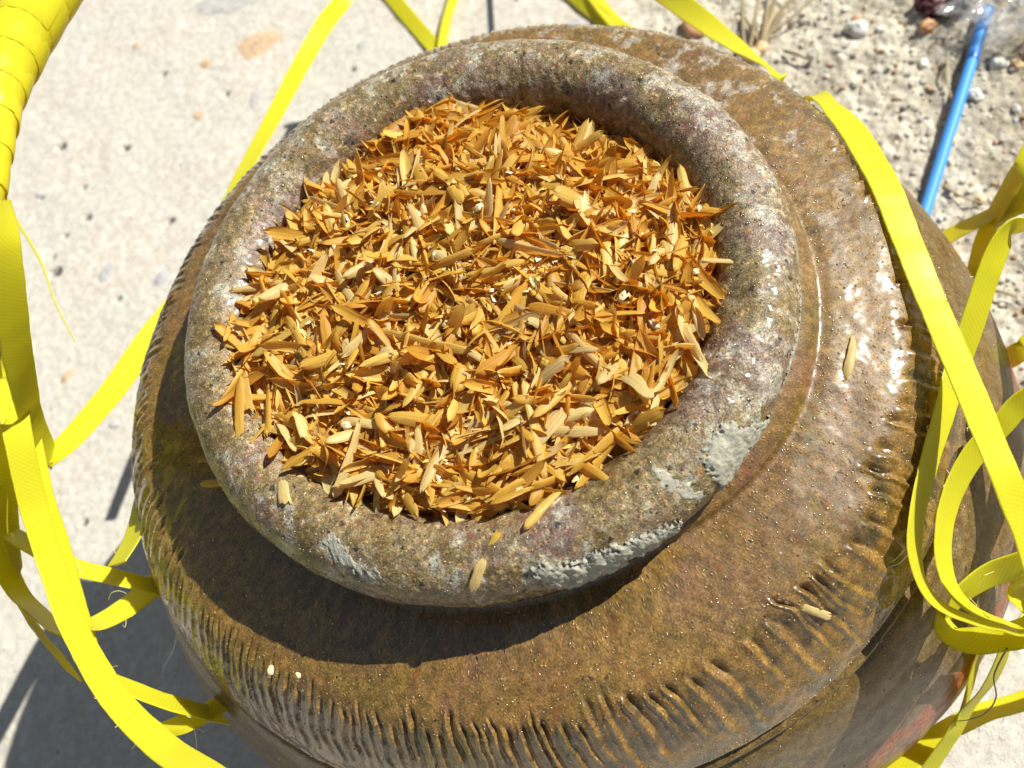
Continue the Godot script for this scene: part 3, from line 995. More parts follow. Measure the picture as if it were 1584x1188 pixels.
# ================================================================ the carrier of yellow strapping
# One flat plastic band: six numbers for each point, where it runs and which way its width lies.
func strap(net: Node3D, flat: Array, width := 5.0) -> void:
	var at := []
	var across := []
	for i in flat.size() / 6:
		at.append(Vector3(flat[i * 6], flat[i * 6 + 1], flat[i * 6 + 2]))
		var s := Vector3(flat[i * 6 + 3], flat[i * 6 + 4], flat[i * 6 + 5])
		if i > 0 and s.dot(across[i - 1]) < 0.0:
			s = -s
		across.append(s)
	var last := at.size() - 1
	var length := 0.0
	for i in last:
		length += at[i].distance_to(at[i + 1])
	var rows := int(length / 0.9) + 2
	var p := PackedVector3Array()
	var uv := PackedVector2Array()
	var thick := 0.13
	var ring := [Vector2(-1, -0.5), Vector2(-0.97, 0.8), Vector2(-0.9, 1), Vector2(-0.45, 1.0), Vector2(0, 1.0), Vector2(0.45, 1.0), Vector2(0.9, 1), Vector2(0.97, 0.8), Vector2(1, -0.5), Vector2(0.97, -0.8), Vector2(0.9, -1), Vector2(0.45, -1), Vector2(0, -1), Vector2(-0.45, -1), Vector2(-0.9, -1), Vector2(-0.97, -0.8), Vector2(-1, -0.5)]
	straw_lengths += 17
	var run := 0.0
	var before := Vector3.ZERO
	for k in rows + 2:
		var r := clampi(k - 1, 0, rows - 1)
		var f := float(last) * r / (rows - 1)
		var c: Vector3 = spline(at, f)
		var t: Vector3 = (spline(at, minf(f + 0.02, last)) - spline(at, maxf(f - 0.02, 0))).normalized()
		var s: Vector3 = spline(across, f)
		s = (s - t * s.dot(t)).normalized()
		var n := s.cross(t)
		if k > 0:
			run += c.distance_to(before)
		before = c
		var half := width * 0.5 * (1.0 + 0.035 * n_low.get_noise_2d(run * 4.0, straw_lengths * 3.0))
		var slack := 0.25 * n_low.get_noise_2d(run * 1.6 + straw_lengths * 40.0, 7.0)
		for q in ring:
			var end: float = 0.02 if k == 0 or k == rows + 1 else 1.0
			var fray: float = 1.0 + (0.018 * n_fine.get_noise_2d(run * 3.0, q.x * 9.0 + straw_lengths) if absf(q.x) > 0.85 else 0.0)
			var curl: float = 0.10 * q.x * q.x
			p.append(c + s * q.x * half * end * fray + n * ((q.y * thick + curl) * end + slack))
			uv.append(Vector2(q.x * 0.5 + 0.5, run / width))
	obj("strap", grid_mesh(p, rows + 2, ring.size(), 1.0, uv, PackedColorArray(), true), M.band, net)
	for k in mini(int(length / 16.0) + 1, 5):      # hairs split off the edges
		var f := rng.randf_range(0.1, 0.9) * last
		var c: Vector3 = spline(at, f)
		var t: Vector3 = (spline(at, minf(f + 0.02, last)) - spline(at, maxf(f - 0.02, 0))).normalized()
		var s: Vector3 = spline(across, f).normalized() * (1.0 if rng.randf() < 0.5 else -1.0)
		var n := s.cross(t)
		var root := c + s * width * 0.49
		var long := rng.randf_range(0.5, 1.6)
		var lean := rng.randf_range(-1.0, 1.0)
		obj("loose_fibre", tube([root - t * lean * 0.6, root + s * 0.35 * long, root + s * 0.75 * long + t * lean * long + n * 0.4 * long, root + s * 0.8 * long + t * lean * 1.9 * long + n * rng.randf_range(-0.6, 0.9) * long], [0.05, 0.05, 0.04, 0.025], 4, 0.4), M.fibre, net)


func make_carrier() -> void:
	var net := thing("strap_carrier")
	tag(net, "carrier knotted from bright yellow plastic strapping round the jar, with wrapped grip", "carrier")
	strap(net, [-49.1, 150, -26.7, 0.13, 0.94, 0.32, -51.3, 148, -19.9, -0.37, 0.78, 0.51, -57.2, 140, -17.3, -0.69, 0.53, 0.49, -64.8, 128, -17.2, -0.74, 0.36, 0.56, -73.6, 112, -21.1, -0.69, 0.17, 0.71, -79.6, 98, -24.2, -0.37, -0.04, 0.93])
	strap(net, [-80.1, 98, -24.5, 0.45, 0.29, 0.84, -77.4, 97, -25.6, 0.77, -0.14, 0.63, -70.8, 88, -38.1, 0.71, -0.35, 0.62, -61.3, 80, -53.5, 0.58, -0.47, 0.67, -52, 75, -63.6, 0.66, -0.21, 0.72])
	strap(net, [-53.4, 148, -23.8, -0.59, 0.39, 0.71, -61.9, 136, -24.3, -0.66, 0.36, 0.66, -70.1, 122, -26.4, -0.59, 0.63, 0.5, -73.3, 118, -14.9, -0.49, 0.84, 0.25, -76.9, 112, -5.9, -0.45, 0.83, 0.32, -78.6, 108, 3.8, -0.38, 0.9, 0.24, -78.3, 106, 14.2, -0.44, 0.88, 0.15, -75.2, 106, 25.5, -0.53, 0.83, 0.16, -70.3, 107, 35.3, -0.65, 0.73, 0.23, -64.5, 110, 42.7, -0.7, 0.64, 0.32, -58.9, 112, 50.2, -0.51, 0.69, 0.51, -56.3, 104, 59, -0.44, 0.47, 0.76, -56, 90, 65.5, -0.54, 0.29, 0.79, -59, 70, 69.6, -0.73, 0.18, 0.67, -65.8, 40, 68, 0.23, -0.16, 0.96, -75.8, 6, 62.5, 0.87, -0.32, 0.37])
	strap(net, [-55.6, 146, -21.9, -0.64, 0.17, 0.75, -65.5, 130, -26.6, -0.67, 0.23, 0.7, -74.9, 112, -29.5, -0.54, 0.62, 0.57, -78.7, 106, -13, -0.38, 0.89, 0.27, -80.3, 102, -3.9, -0.38, 0.89, 0.25, -81.3, 99.5, 5.9, -0.25, 0.95, 0.17, -80.8, 98.5, 15.2, -0.02, 1, 0, -79.1, 99.5, 21.2, 0.13, 0.97, -0.2])
	strap(net, [-63.1, 138, -22.5, -0.6, 0.38, 0.7, -69.8, 128, -22.8, -0.66, 0.4, 0.64, -77.3, 116, -23.4, -0.67, 0.55, 0.49, -86.2, 104, -18.2, -0.59, 0.67, 0.45, -91.6, 96, -12.2, -0.12, 0.67, 0.73, -93.2, 93, -9.3, 0.19, 0.63, 0.76])
	strap(net, [-86.5, 106, -20.2, -0.59, 0.73, 0.35, -93.3, 97, -12.8, -0.45, 0.78, 0.43, -93.9, 94, -6.1, -0.26, 0.93, 0.26, -91, 94, 0.1, -0.34, 0.94, -0.06, -85.5, 98, 8.5, -0.24, 0.93, -0.28])
	strap(net, [-92.6, 95, -0.7, 0.13, 0.96, -0.24, -90.3, 96, 4.5, 0.04, 0.96, -0.27, -87.1, 98, 10.6, -0.04, 0.93, -0.36, -83.6, 101, 16.7, -0.01, 0.9, -0.44])
	strap(net, [-89.1, 100, -12.7, -0.2, 0.83, 0.52, -85.9, 98, -8.3, -0.2, 0.78, 0.6, -82.7, 95, -4.1, -0.18, 0.69, 0.7, -78.1, 92, -0.4, -0.04, 0.65, 0.76, -74.1, 88, 2.4, 0.18, 0.47, 0.86, -72.8, 84, 2.8, 0.34, 0.22, 0.92])
	strap(net, [-72.9, 84, 0.5, -0.69, 0.03, -0.72, -76.2, 88, 3.8, -0.7, 0.02, -0.71, -78.7, 92, 6.5, -0.7, 0.03, -0.71, -80.9, 97, 8.8, -0.73, -0.03, -0.68, -81.5, 101, 9.2, -0.68, -0.04, -0.73])
	strap(net, [-67, 93, -12.4, -0.93, -0.34, -0.13, -69.8, 97, -2.4, -0.92, -0.3, -0.25, -72.9, 99, 2.2, -0.83, -0.39, -0.4])
	strap(net, [-80.4, 99, 18, 0.19, 0.78, 0.59, -77, 95, 22.1, 0.16, 0.65, 0.75, -74.8, 90, 24.6, 0.31, 0.33, 0.89, -73.4, 82, 25.7, 0.36, 0.2, 0.91, -72.5, 78, 26.3, 0.41, 0.23, 0.88])
	strap(net, [-70.1, 76, 23.4, -0.69, -0.22, -0.69, -74.4, 82, 25.8, -0.71, -0.11, -0.7, -76.3, 88, 27.8, -0.73, 0.16, -0.67, -75.5, 98, 30.8, -0.8, 0.24, -0.55])
	strap(net, [63.7, 83.7, -178.4, -0.63, 0.59, -0.51, 38.3, 59.9, -174.7, -0.63, 0.59, -0.51, 13.1, 36, -171.3, -0.57, 0.63, -0.53, -1.3, 42, -153.6, -0.46, 0.68, -0.57, -14.9, 48, -134.3, -0.75, 0.3, -0.59, -28.5, 56, -111.6, -0.87, -0, -0.49, -37.7, 64, -93.4, -0.93, -0.12, -0.35, -44, 72, -76.2, -0.94, -0.24, -0.24])
	strap(net, [21.1, 1.6, -220.8, -0.97, -0.21, 0.1, 25.1, 1.2, -182.2, -0.97, -0.22, 0.11, 27.9, 1, -161, -0.98, 0.18, 0.13])
	strap(net, [51.3, 1.4, -195.5, -0.41, 0.86, -0.32, 34.5, 1.2, -174.7, -0.31, 0.92, -0.23, 26.4, 1.6, -160.5, -0.47, 0.84, -0.29])
	strap(net, [69.8, 2, -177.2, -0.89, -0.43, 0.16, 74.9, 2, -148.6, -0.89, -0.43, 0.16, 78.4, 2, -130.5, -0.96, 0.2, 0.19])
	strap(net, [78.1, 2.4, -169.7, -0.92, 0.4, -0.01, 77.9, 2.6, -142.1, -0.96, 0.29, 0.03, 79.7, 2.8, -127.3, -0.91, -0.4, 0.12])
	strap(net, [82.3, 3, -252.3, -0.91, -0.41, 0.07, 76.2, 34, -153.3, -0.9, -0.43, 0.1, 71.1, 62, -89.9, -0.86, -0.48, 0.15, 69.8, 72, -67.4, -0.97, -0.24, 0.06, 69.3, 78, -51.6, -0.98, 0.16, -0.11, 68.5, 84, -37.8, -0.79, 0.55, -0.28, 68.2, 88, -28.5, -0.59, 0.79, -0.16, 68.1, 86, -26.5, -0.69, 0.71, 0.16, 68.9, 87, -20.8, -0.92, 0.39, -0.08, 69.5, 91, -18, -0.98, 0.08, -0.18, 68.2, 96.5, -12.3, -0.78, 0.43, -0.46, 67, 99.5, -5.8, -0.88, 0.36, -0.3, 65.9, 101.5, 0.2, -0.93, 0.28, -0.25, 63.3, 103, 11.9, -0.92, 0.27, -0.27, 59.6, 103.5, 23.8, -0.89, 0.36, -0.28, 56.4, 103.5, 34.6, -0.87, 0.39, -0.29, 52.6, 105, 46.9, -0.84, 0.43, -0.34, 49, 107, 57.5, -0.85, 0.49, -0.18, 47.7, 103, 65.4, -0.91, 0.41, 0.08, 46.4, 98, 73.5, -0.84, 0.34, 0.43, 50.9, 94, 78.8, 0.27, 0.8, 0.53, 73, 98, 59.8, 0.15, 0.92, 0.37])
	strap(net, [73, 98, 59.8, 0.1, 0.96, 0.24, 77.7, 104, 34.1, 0.11, 0.97, 0.23, 74, 105, 29.4, 0.03, 0.96, 0.27, 70.8, 105.5, 29.5, -0.24, 0.92, -0.31, 67, 104, 31.8, -0.61, 0.73, -0.3, 62.4, 101, 35.7, -0.65, 0.7, -0.29, 56.1, 97.5, 40.8, -0.51, 0.76, -0.41, 49.4, 98, 46.5, -0.33, 0.83, -0.46, 42.3, 98.6, 52.8, -0.3, 0.88, -0.37, 37.6, 98.6, 57.6, -0.37, 0.89, -0.25, 35.4, 98, 60.9, -0.55, 0.83, 0.05, 34.3, 96, 64.8, -0.49, 0.74, 0.45, 35.3, 93.5, 68.2, -0.29, 0.84, 0.46, 37.2, 93.5, 71.2, -0.38, 0.9, 0.22, 39.7, 94, 73.7, -0.4, 0.89, 0.2, 43, 95, 76.1, -0.12, 0.95, 0.27, 53.8, 96, 73.1, 0.05, 0.96, 0.27, 73, 98, 59.8, 0.18, 0.9, 0.39])
	strap(net, [73, 98, 59.8, 0.03, 0.99, -0.1, 69, 97, 49.2, -0.02, 0.97, -0.24, 61.7, 95, 49, -0.29, 0.85, -0.44, 57.7, 93.5, 50, -0.37, 0.81, -0.45, 51.9, 92, 51.7, -0.38, 0.8, -0.46, 46.8, 91, 54.6, -0.41, 0.82, -0.4, 42.7, 90.5, 58.2, -0.46, 0.83, -0.3, 40.1, 90, 62, -0.58, 0.81, -0.12, 38.9, 89, 65.9, -0.56, 0.83, 0.05, 39.3, 89, 69.4, -0.5, 0.86, 0.09, 41, 89.5, 72.5, -0.48, 0.87, 0.11, 44.3, 91, 75.7, -0.37, 0.89, 0.27, 52.7, 94, 73.9, -0.05, 0.94, 0.33, 73, 98, 59.8, 0.12, 0.89, 0.43])
	strap(net, [73, 98, 59.8, -0.62, 0.71, -0.32, 60, 90, 67.4, -0.61, 0.64, -0.47, 55.2, 87, 68, -0.32, 0.73, -0.61, 50.2, 85.5, 67.1, -0.08, 0.76, -0.64, 46, 84.5, 66.2, -0.09, 0.82, -0.56, 41.8, 84, 66.3, -0.18, 0.89, -0.42, 38.7, 83.5, 67.3, -0.2, 0.95, -0.26, 36.9, 83.5, 68.2, -0.08, 0.98, -0.16])
	strap(net, [37, 83.5, 67.6, -0.28, 0.92, -0.28, 36.1, 84, 70.2, -0.82, 0.57, -0.08, 37.6, 85, 72.6, -0.67, 0.48, 0.57, 40.9, 86, 74.2, -0.47, 0.48, 0.74, 45.2, 88, 75.4, -0.24, 0.55, 0.8, 53.4, 92, 73.7, 0.06, 0.79, 0.61, 73, 98, 59.8, 0.07, 0.88, 0.47])
	strap(net, [51.8, 92, 70.8, -0.32, 0.83, -0.46, 47.9, 90, 69.9, -0.62, 0.68, -0.39, 46.7, 87, 70.1, -0.83, 0.49, 0.28, 46.4, 86, 72.5, -0.55, 0.79, 0.26])
	strap(net, [73, 98, 59.8, 0.26, -0.49, -0.83, 65.1, 70, 73.9, 0.22, -0.38, -0.9, 64.2, 40, 81.9, 0.35, -0.24, -0.9, 56.7, 31, 81.2, 0.49, -0.51, -0.71, 52.3, 30, 80.8, 0.05, -0.65, -0.76, 44.8, 32, 79.5, -0.18, -0.6, -0.78, 38.4, 36, 79.3, -0.34, -0.53, -0.77, 32.1, 40, 79.7, -0.5, -0.54, -0.68, 24.7, 46, 81.4, -0.51, -0.56, -0.65, 16.2, 50, 83.4, -0.45, -0.62, -0.65])
	strap(net, [45.6, 80, 73, -0.92, 0.15, 0.37, 44.6, 70, 74.6, -0.92, 0.21, 0.33, 42.5, 60, 76.8, -0.92, 0.36, 0.14, 38.3, 52, 78.5, -0.82, 0.58, 0, 34, 48, 81, -0.67, 0.73, -0.15, 28.4, 44, 83.6, -0.65, 0.73, -0.22, 23.3, 40, 86.3, -0.66, 0.72, -0.21])
	strap(net, [43.3, 70, 71.7, -0.88, 0.07, 0.47, 43.1, 60, 72.8, -0.85, 0.29, 0.45, 40.4, 55, 75.8, -0.71, 0.64, 0.3, 36.8, 50, 79.2, -0.69, 0.68, 0.26])
	strap(net, [73, 98, 59.8, 0.55, -0.54, 0.64, 112.1, 68, 1.5, 0.76, -0.31, 0.57, 102.6, 66, 2.5, 0.05, -0.44, -0.9, 98.9, 62, 3.6, 0.14, -0.43, -0.89, 95.4, 58, 5.2, 0.05, -0.57, -0.82, 92.5, 56, 7.3, -0.22, -0.63, -0.75, 88.5, 53, 11.4, -0.29, -0.49, -0.82, 85.4, 50, 13.4, -0.17, -0.36, -0.92, 81.1, 44, 16.3, -0.1, -0.37, -0.92])
	strap(net, [73, 98, 59.8, 0.54, -0.51, 0.67, 110.8, 65, 4.2, 0.74, -0.32, 0.59, 101.5, 63, 4.9, 0.11, -0.54, -0.84, 98.1, 60, 5.8, 0.22, -0.59, -0.78, 94.5, 58, 6.7, 0.24, -0.72, -0.65])
	strap(net, [97.5, 58, 4.4, 0.42, -0.53, -0.74, 92.8, 56, 3.2, 0.45, -0.46, -0.76, 89.5, 54, 2.2, 0.43, -0.41, -0.8, 85.3, 52, 1.2, 0.38, -0.43, -0.82])
	strap(net, [106.9, 64, 11.4, 0.49, -0.38, -0.78, 99.6, 62, 7.7, 0.59, -0.32, -0.74, 96.5, 58, 5.8, 0.75, -0.28, -0.6])
	strap(net, [73, 98, 59.8, 0.73, -0.16, 0.66, 88.9, 63, 33.4, 0.98, 0.09, 0.2, 82.1, 60, 31.9, 0.47, -0.32, -0.82, 79.3, 56, 30.6, 0.56, -0.18, -0.81, 76.1, 52, 29.5, 0.56, -0.23, -0.79])
	strap(net, [89.4, 44, 12, -0.38, 0.81, -0.45, 85.7, 47, 20.3, -0.32, 0.79, -0.51, 79.4, 53, 32.2, -0.25, 0.79, -0.56, 72.7, 59, 43.2, -0.21, 0.85, -0.48, 65.4, 62, 54, -0.2, 0.88, -0.43, 58.6, 66, 64.3, -0.18, 0.87, -0.46])
	# the hoop of the net, drawn tight round the back of the jar
	var hoop := []
	for i in 17:
		var w := deg_to_rad(202.0 + 7.6 * i)
		hoop.append_array([cos(w) * 75.9, 80.0 - 1.5 * sin(i * 0.5), sin(w) * 75.9, 0.06 * cos(w), 1.0, 0.06 * sin(w)])
	strap(net, hoop)
	# the grip: a bundle wound round with strapping, lying over to the left
	var way := [Vector3(-53.4, 149.5, -22.5), Vector3(-51.9, 150, -24.8), Vector3(-48.9, 152, -28.6), Vector3(-45.9, 154, -33.7), Vector3(-43.3, 155, -38.8), Vector3(-38.8, 156, -44), Vector3(-33.2, 157, -48.5), Vector3(-26.6, 158, -54), Vector3(-20, 161, -64), Vector3(-24, 166, -84), Vector3(-48, 168, -104), Vector3(-82, 160, -112), Vector3(-112, 146, -96), Vector3(-122, 130, -66), Vector3(-110, 114, -38), Vector3(-92, 106, -27)]
	var thick := [1.3, 1.75, 2.3, 2.9, 3.7, 4.3, 4.5, 4.4, 4.6, 4.8, 5.0, 5.0, 4.9, 4.5, 3.2, 2.0]
	var core := tube(way, thick, 18, 1.2)
	obj("grip", core, M.grip, net)
	var f := 0.5
	var turns := 0
	while f < 14.0:
		var c: Vector3 = spline(way, f)
		var t: Vector3 = (spline(way, f + 0.05) - spline(way, f - 0.05)).normalized()
		var rad: float = lerpf(thick[int(f)], thick[int(f) + 1], f - floorf(f))
		obj("grip_wrap", wrap_mesh(c, t, rad, turns), M.grip, net)
		f += 4.5 / maxf((spline(way, f + 0.1) - spline(way, f)).length() * 10.0, 1.0)
		turns += 1
	# loose fibres that have split off the bands
	var hair := [
		[Vector3(-75.6, 99, -86), Vector3(-74.5, 96, -78), Vector3(-73.8, 94, -70), Vector3(-74.3, 92, -62), Vector3(-74.6, 88, -54)]]
	for h in hair:
		obj("loose_fibre", tube(h, [0.30, 0.28, 0.25, 0.2, 0.12], 6, 0.8), M.band, net)
	fray(net)



# loose fibres: thickness, then the points they run through
var FIBRES := [
	[0.07, -80.9, 96, -3.9, -81.4, 95, -2.4, -80.8, 94, -1.6, -79.8, 94, -0.5, -79.7, 93, 0],
	[0.06, -76.8, 92, -1.7, -75.3, 93, -1, -74.6, 92, -0.8, -74.1, 92, 0.4],
	[0.06, -78.4, 94, 4.5, -76.6, 96, 4.8, -75.2, 96, 5.1, -74.6, 95, 5.7],
	[0.08, -72.5, 84, 6, -79.5, 70, 4.1, -86, 60, 2.6, -91, 55, 2.4, -93.7, 52, 3.3],
	[0.06, -78.5, 101, 19.2, -76, 103, 20, -74.4, 104, 20.8],
	[0.06, -74.1, 86, 28.5, -77.3, 80, 29, -79.9, 76, 29.5],
	[0.07, -17, 50, -147.9, -17.6, 53, -137.9, -17.2, 55, -128.6, -18.2, 55, -123.6],
	[0.06, -73.8, 107, 34.7, -72.1, 109, 35.2, -71, 110, 35.7],
	[0.15, 40.5, 88, 76, 38.8, 80, 77.7, 38.5, 74, 80.1, 37.2, 68, 81, 35.8, 62, 80.5, 34.8, 58, 79.7],
	[0.1, 34.5, 98, 60.6, 32.9, 97, 60.9, 31.2, 96.5, 60.4],
	[0.08, 34.5, 98, 59.8, 32.8, 97, 60.2, 31.1, 96.5, 60],
	[0.07, 44.9, 97, 52.3, 45.6, 98, 52.9, 45.7, 98, 53.9, 45.7, 97, 54.6],
	[0.07, 41.1, 96, 56.5, 41.2, 97, 57.1, 41.5, 98, 57, 41.8, 98, 56.4],
	[0.06, 33.7, 97, 62.6, 33.9, 98, 63.4, 33.9, 97, 63.9, 34.3, 96, 64.3],
	[0.07, 43.1, 86, 66.8, 43.6, 87, 66.3, 44.1, 88, 66.3, 45.7, 87, 66.3],
	[0.06, 40.9, 86, 67.7, 40.8, 87, 69, 40.8, 87, 69.3],
	[0.06, 39.4, 94, 72.1, 38.9, 95, 71.7, 38.7, 96, 71.3],
	[0.06, 62.2, 104, 32.5, 62.4, 106, 32.7, 63.1, 106, 32.9],
	[0.06, 70.4, 40, -106.8, 70.2, 38, -103.8, 68.9, 34, -101.1]]


func wrap_mesh(c: Vector3, t: Vector3, rad: float, k: int) -> ArrayMesh:
	var side := t.cross(Vector3.UP).normalized()
	var other := t.cross(side)
	var p := PackedVector3Array()
	var cols := 41
	var lean := 0.55 * rad
	var section := [Vector2(-2.6, -0.02), Vector2(-2.3, 0.05), Vector2(-1.8, 0.09), Vector2(-1.0, 0.12), Vector2(0.0, 0.13), Vector2(1.0, 0.12), Vector2(2.0, 0.07), Vector2(2.6, -0.02)]
	for q in section:
		for i in cols:
			var w := TAU * i / (cols - 1)
			var r: float = rad + q.y + 0.05 * n_fine.get_noise_2d(w * 3.0 + k * 20.0, q.x * 0.6) + 0.10 * n_mid.get_noise_2d(w * 4.0, k * 11.0)
			p.append(c + (side * cos(w) + other * sin(w)) * r + t * (q.x + lean * cos(w + 0.7) + 0.12 * n_mid.get_noise_2d(w * 5.0, k * 7.0)))
	return grid_mesh(p, section.size(), cols, 1.0, PackedVector2Array(), PackedColorArray(), true)


func fray(net: Node3D) -> void:
	for q in FIBRES:
		var pts := []
		for i in (q.size() - 1) / 3:
			pts.append(Vector3(q[1 + i * 3], q[2 + i * 3], q[3 + i * 3]))
		var radii := []
		for i in pts.size():
			radii.append(lerpf(q[0], q[0] * 0.5, float(i) / (pts.size() - 1)))
		obj("loose_fibre", tube(pts, radii, 5, 0.5), M.thread if q[0] > 0.13 else M.fibre, net)


# ================================================================ what lies on the ground beyond the jar
func make_surroundings() -> void:
	var straw := thing("blue_straw", Vector3(161, 0, -73.7))
	tag(straw, "thin shiny blue plastic tube lying on the sand behind the jar", "tube")
	obj("tube_wall", tube([Vector3(2.5, 2.6, -2.2), Vector3(0, 2.4, 0), Vector3(-23, 2.1, 20.3), Vector3(-45.5, 2.0, 40.2), Vector3(-62, 2.0, 54.8)], [1.6, 1.6, 1.6, 1.6, 1.6], 20, 1.5, false), M.straw, straw)
	obj("collar", tube([Vector3(-9.6, 2.25, 8.5), Vector3(-11.2, 2.25, 9.9)], [1.70, 1.70], 20, 0.4), std(Color(0.02, 0.16, 0.58), 0.3), straw)
	# dry tuft
	var tuft := thing("dry_grass_tuft", Vector3(106.8, 0, -104.7))
	tag(tuft, "tuft of dry broken grass stalks on the sand just behind the jar", "grass")
	for s in [[Vector3(21.9, 9, -6.5), 0.75], [Vector3(16.2, 4, -3.7), 0.6], [Vector3(14.2, 11, -13.5), 0.9], [Vector3(10.3, 8, -13.3), 0.7], [Vector3(18.6, 12, -9.9), 0.8], [Vector3(24, 5, -3.0), 0.6], [Vector3(7.0, 10, -16.0), 0.6], [Vector3(12.0, 3.0, -8.0), 0.9], [Vector3(2.0, 6.0, -11.0), 0.7], [Vector3(20.0, 2.5, -8.0), 0.7]]:
		var tip: Vector3 = s[0]
		var start := Vector3(rng.randf_range(-2.5, 2.5), 0.2, rng.randf_range(-2.5, 2.5))
		obj("stalk", tube([start, start.lerp(tip, 0.5) + Vector3(rng.randf_range(-1, 1), rng.randf_range(0, 1.6), rng.randf_range(-1, 1)), tip], [s[1], s[1] * 0.8, s[1] * 0.45], 7, 1.0), M.dry, tuft)
	for s in [[Vector3(-2, 1.2, 2), 2.6], [Vector3(1.5, 1.0, 1.0), 2.2], [Vector3(-3.5, 1.0, -1.5), 1.9]]:
		var root := obj("root_clod", lump_mesh(s[1], 1.5, s[1] * 0.8, int(s[1] * 10)), M.pebbles[5], tuft)
		root.position = s[0] * MM
	# single pebbles one can point at
	var told := [[Vector3(133.6, 0, -93.6), 3.6, 0, "largest grey pebble on the sand between grass tuft and blue tube"], [Vector3(97.9, 0, -124.4), 4.6, 2, "orange brown stone lying right behind the grass tuft"], [Vector3(140.8, 0, -72.3), 1.7, 3, "small cream pebble left of the blue tube"],
		[Vector3(156.0, 0, -60.2), 2.5, 1, "squarish pale grey pebble right beside the blue tube"], [Vector3(159.4, 0, -57.5), 2.1, 5, "orange pebble next to the squarish pale grey one"], [Vector3(144.7, 0, -54.9), 2.2, 3, "longish cream pebble at the right edge of the blue tube"], [Vector3(148.6, 0, -81.6), 2.6, 2, "reddish pebble near the dark scrap and the blue tube"]]
	for q in told:
		var o := obj("pebble", lump_mesh(q[1], q[1] * 0.62, q[1] * 0.78, int(q[1] * 100)), M.pebbles[q[2]])
		o.position = Vector3(q[0].x, ground_height(q[0].x, q[0].z) + q[1] * 0.25, q[0].z) * MM
		o.rotation_degrees.y = q[1] * 137.0
		tag(o, q[3], "pebble")
	var shapes := []
	for i in 7:
		shapes.append(lump_mesh(1.0, rng.randf_range(0.5, 0.75), rng.randf_range(0.65, 1.0), 200 + i))
	for i in 64:
		var x := rng.randf_range(88, 178)
		var z := rng.randf_range(-130, 92)
		if x < 118 - (z + 20.0) * (0.30 if z > -20 else -0.18) and z < 60 and x < 104:
			continue
		var size := lerpf(0.7, 1.9, pow(rng.randf(), 2.0))
		var look := rng.randi() % 6
		var tint: String = ["small grey", "small beige", "small reddish brown", "small cream", "small dark blue grey", "small orange tan"][look]
		var place := "on the sand behind the jar"
		if z < -85.0:
			place = "near the dry grass tuft behind the jar"
		elif x > 148.0:
			place = "on the darker sand right of the blue tube"
		elif z < -30.0:
			place = "on the sand between the jar and the blue tube"
		elif z < 25.0:
			place = "on the ground right of the jar, behind the straps"
		else:
			place = "on the ground under the straps, near right"
		var o := obj("pebble", shapes[rng.randi() % 7], M.pebbles[look])
		o.transform = Transform3D(Basis(Vector3.UP, rng.randf() * TAU).scaled(Vector3.ONE * size), Vector3(x, ground_height(x, z) + size * 0.2, z) * MM)
		tag(o, "%s pebble %s" % [tint, place], "pebble", "small pebbles on the sand")
	var mm := MultiMesh.new()
	mm.transform_format = MultiMesh.TRANSFORM_3D
	mm.use_colors = true
	mm.mesh = lump_mesh(1.0, 0.7, 0.85, 77, 6, 9)
	mm.instance_count = 7000
	for k in mm.instance_count:
		var x := rng.randf_range(62, 190)
		var z := rng.randf_range(-190, 112)
		while rng.randf() > sandy(x, z) + 0.03:
			x = rng.randf_range(-170, 190)
			z = rng.randf_range(-310, 112)
		var size := lerpf(0.22, 1.0, pow(rng.randf(), 3.0)) * (0.6 + 0.4 * sandy(x, z))
		mm.set_instance_transform(k, Transform3D(Basis(Vector3.UP, rng.randf() * TAU).scaled(Vector3.ONE * size), Vector3(x, ground_height(x, z) + size * 0.2, z) * MM))
		var c: Color = [Color(0.50, 0.47, 0.41), Color(0.60, 0.57, 0.50), Color(0.38, 0.36, 0.33), Color(0.44, 0.31, 0.20), Color(0.66, 0.62, 0.53), Color(0.26, 0.24, 0.22)][rng.randi() % 6]
		mm.set_instance_color(k, c)
	var gravel := MultiMeshInstance3D.new()
	gravel.name = "gravel"
	gravel.multimesh = mm
	gravel.material_override = M.stones
	add_child(gravel, true)
	tag(gravel, "fine gravel and grit strewn over the sandy ground", "gravel", "", "stuff")
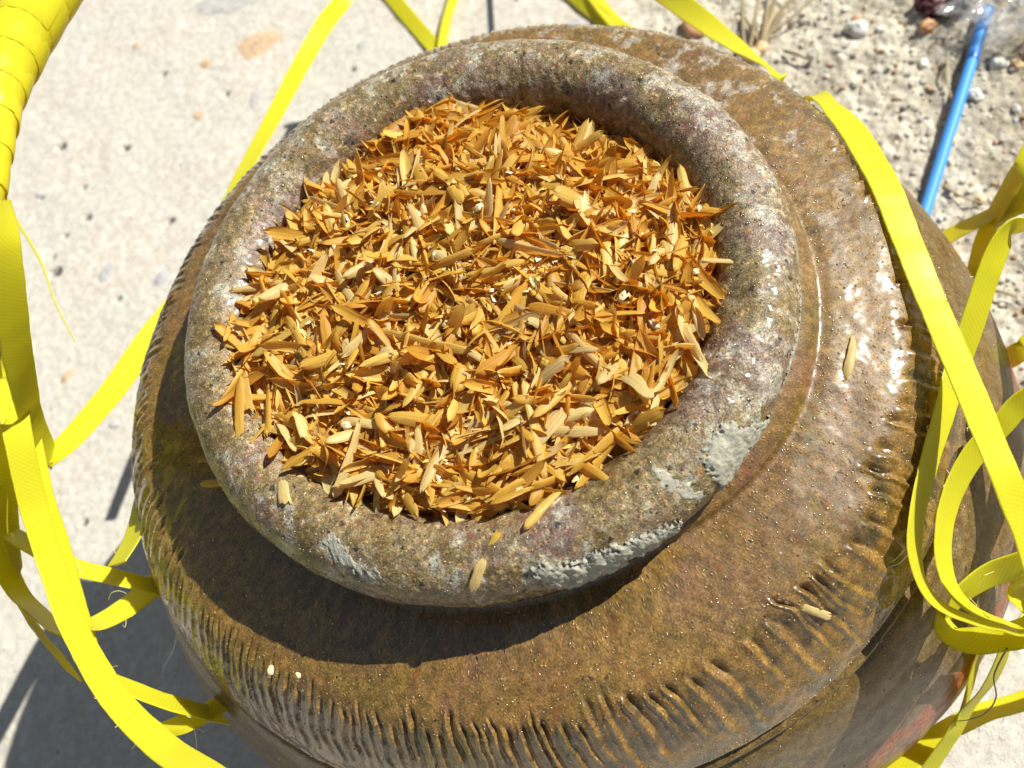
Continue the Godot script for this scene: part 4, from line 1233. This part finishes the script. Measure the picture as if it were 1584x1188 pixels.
	# dry bits and stalks
	for q in [[Vector3(121, 1.2, -33.9), Vector3(123, 1.6, -28), Vector3(126, 1.2, -24), 0.35, "pale dry grass blade on the sand between blue tube and yellow knot"], [Vector3(111, 1.2, -4), Vector3(113.3, 1.6, -1.8), Vector3(116, 1.0, 1.6), 0.6, "short straw coloured stalk on the sand at the right"], [Vector3(113.0, 1.0, -98.5), Vector3(115, 1.4, -94.5), Vector3(117.2, 0.8, -90.2), 0.55, "dark twig on the sand in front of the grass tuft"], [Vector3(147, 1.6, -70), Vector3(141, 1.8, -62), Vector3(136, 1.4, -50), 0.3, "thin pale root running along the left of the blue tube"]]:
		var o := obj("dry_stalk", tube([q[0], q[1], q[2]], [q[3], q[3] * 0.9, q[3] * 0.5], 6, 0.8), M.thread if q[4].begins_with("dark") else M.dry)
		tag(o, q[4], "stalk")
	# crumpled clear film and a dark scrap in the far corner
	var film := obj("clear_plastic_bag", film_mesh(19.0, 7.0, 14.0, 4), M.clear)
	film.position = Vector3(177, 6.0, -74) * MM
	tag(film, "crumpled clear plastic bag lying at the end of the blue tube", "bag")
	var scrap := obj("dark_scrap", film_mesh(9.0, 2.0, 5.5, 9), M.maroon)
	scrap.position = Vector3(160.5, 2.2, -86.5) * MM
	tag(scrap, "dark maroon scrap of wrapper half under the clear plastic bag", "wrapper")


func film_mesh(a: float, b: float, c: float, s: int) -> ArrayMesh:
	var p := PackedVector3Array()
	var rows := 40
	var cols := 81
	for r in rows:
		for k in cols:
			var v := PI * r / (rows - 1)
			var w := TAU * k / (cols - 1)
			var d := Vector3(sin(v) * cos(w), cos(v), sin(v) * sin(w))
			var g := 1.0 + 0.5 * absf(n_mid.get_noise_3d(d.x * 8.0 + s * 17.0, d.y * 8.0, d.z * 8.0)) + 0.45 * n_mid.get_noise_3d(d.x * 16.0, d.y * 16.0 + s, d.z * 16.0)
			p.append(Vector3(d.x * a, d.y * b, d.z * c) * g)
	return grid_mesh(p, rows, cols, 1.0, PackedVector2Array(), PackedColorArray(), true)
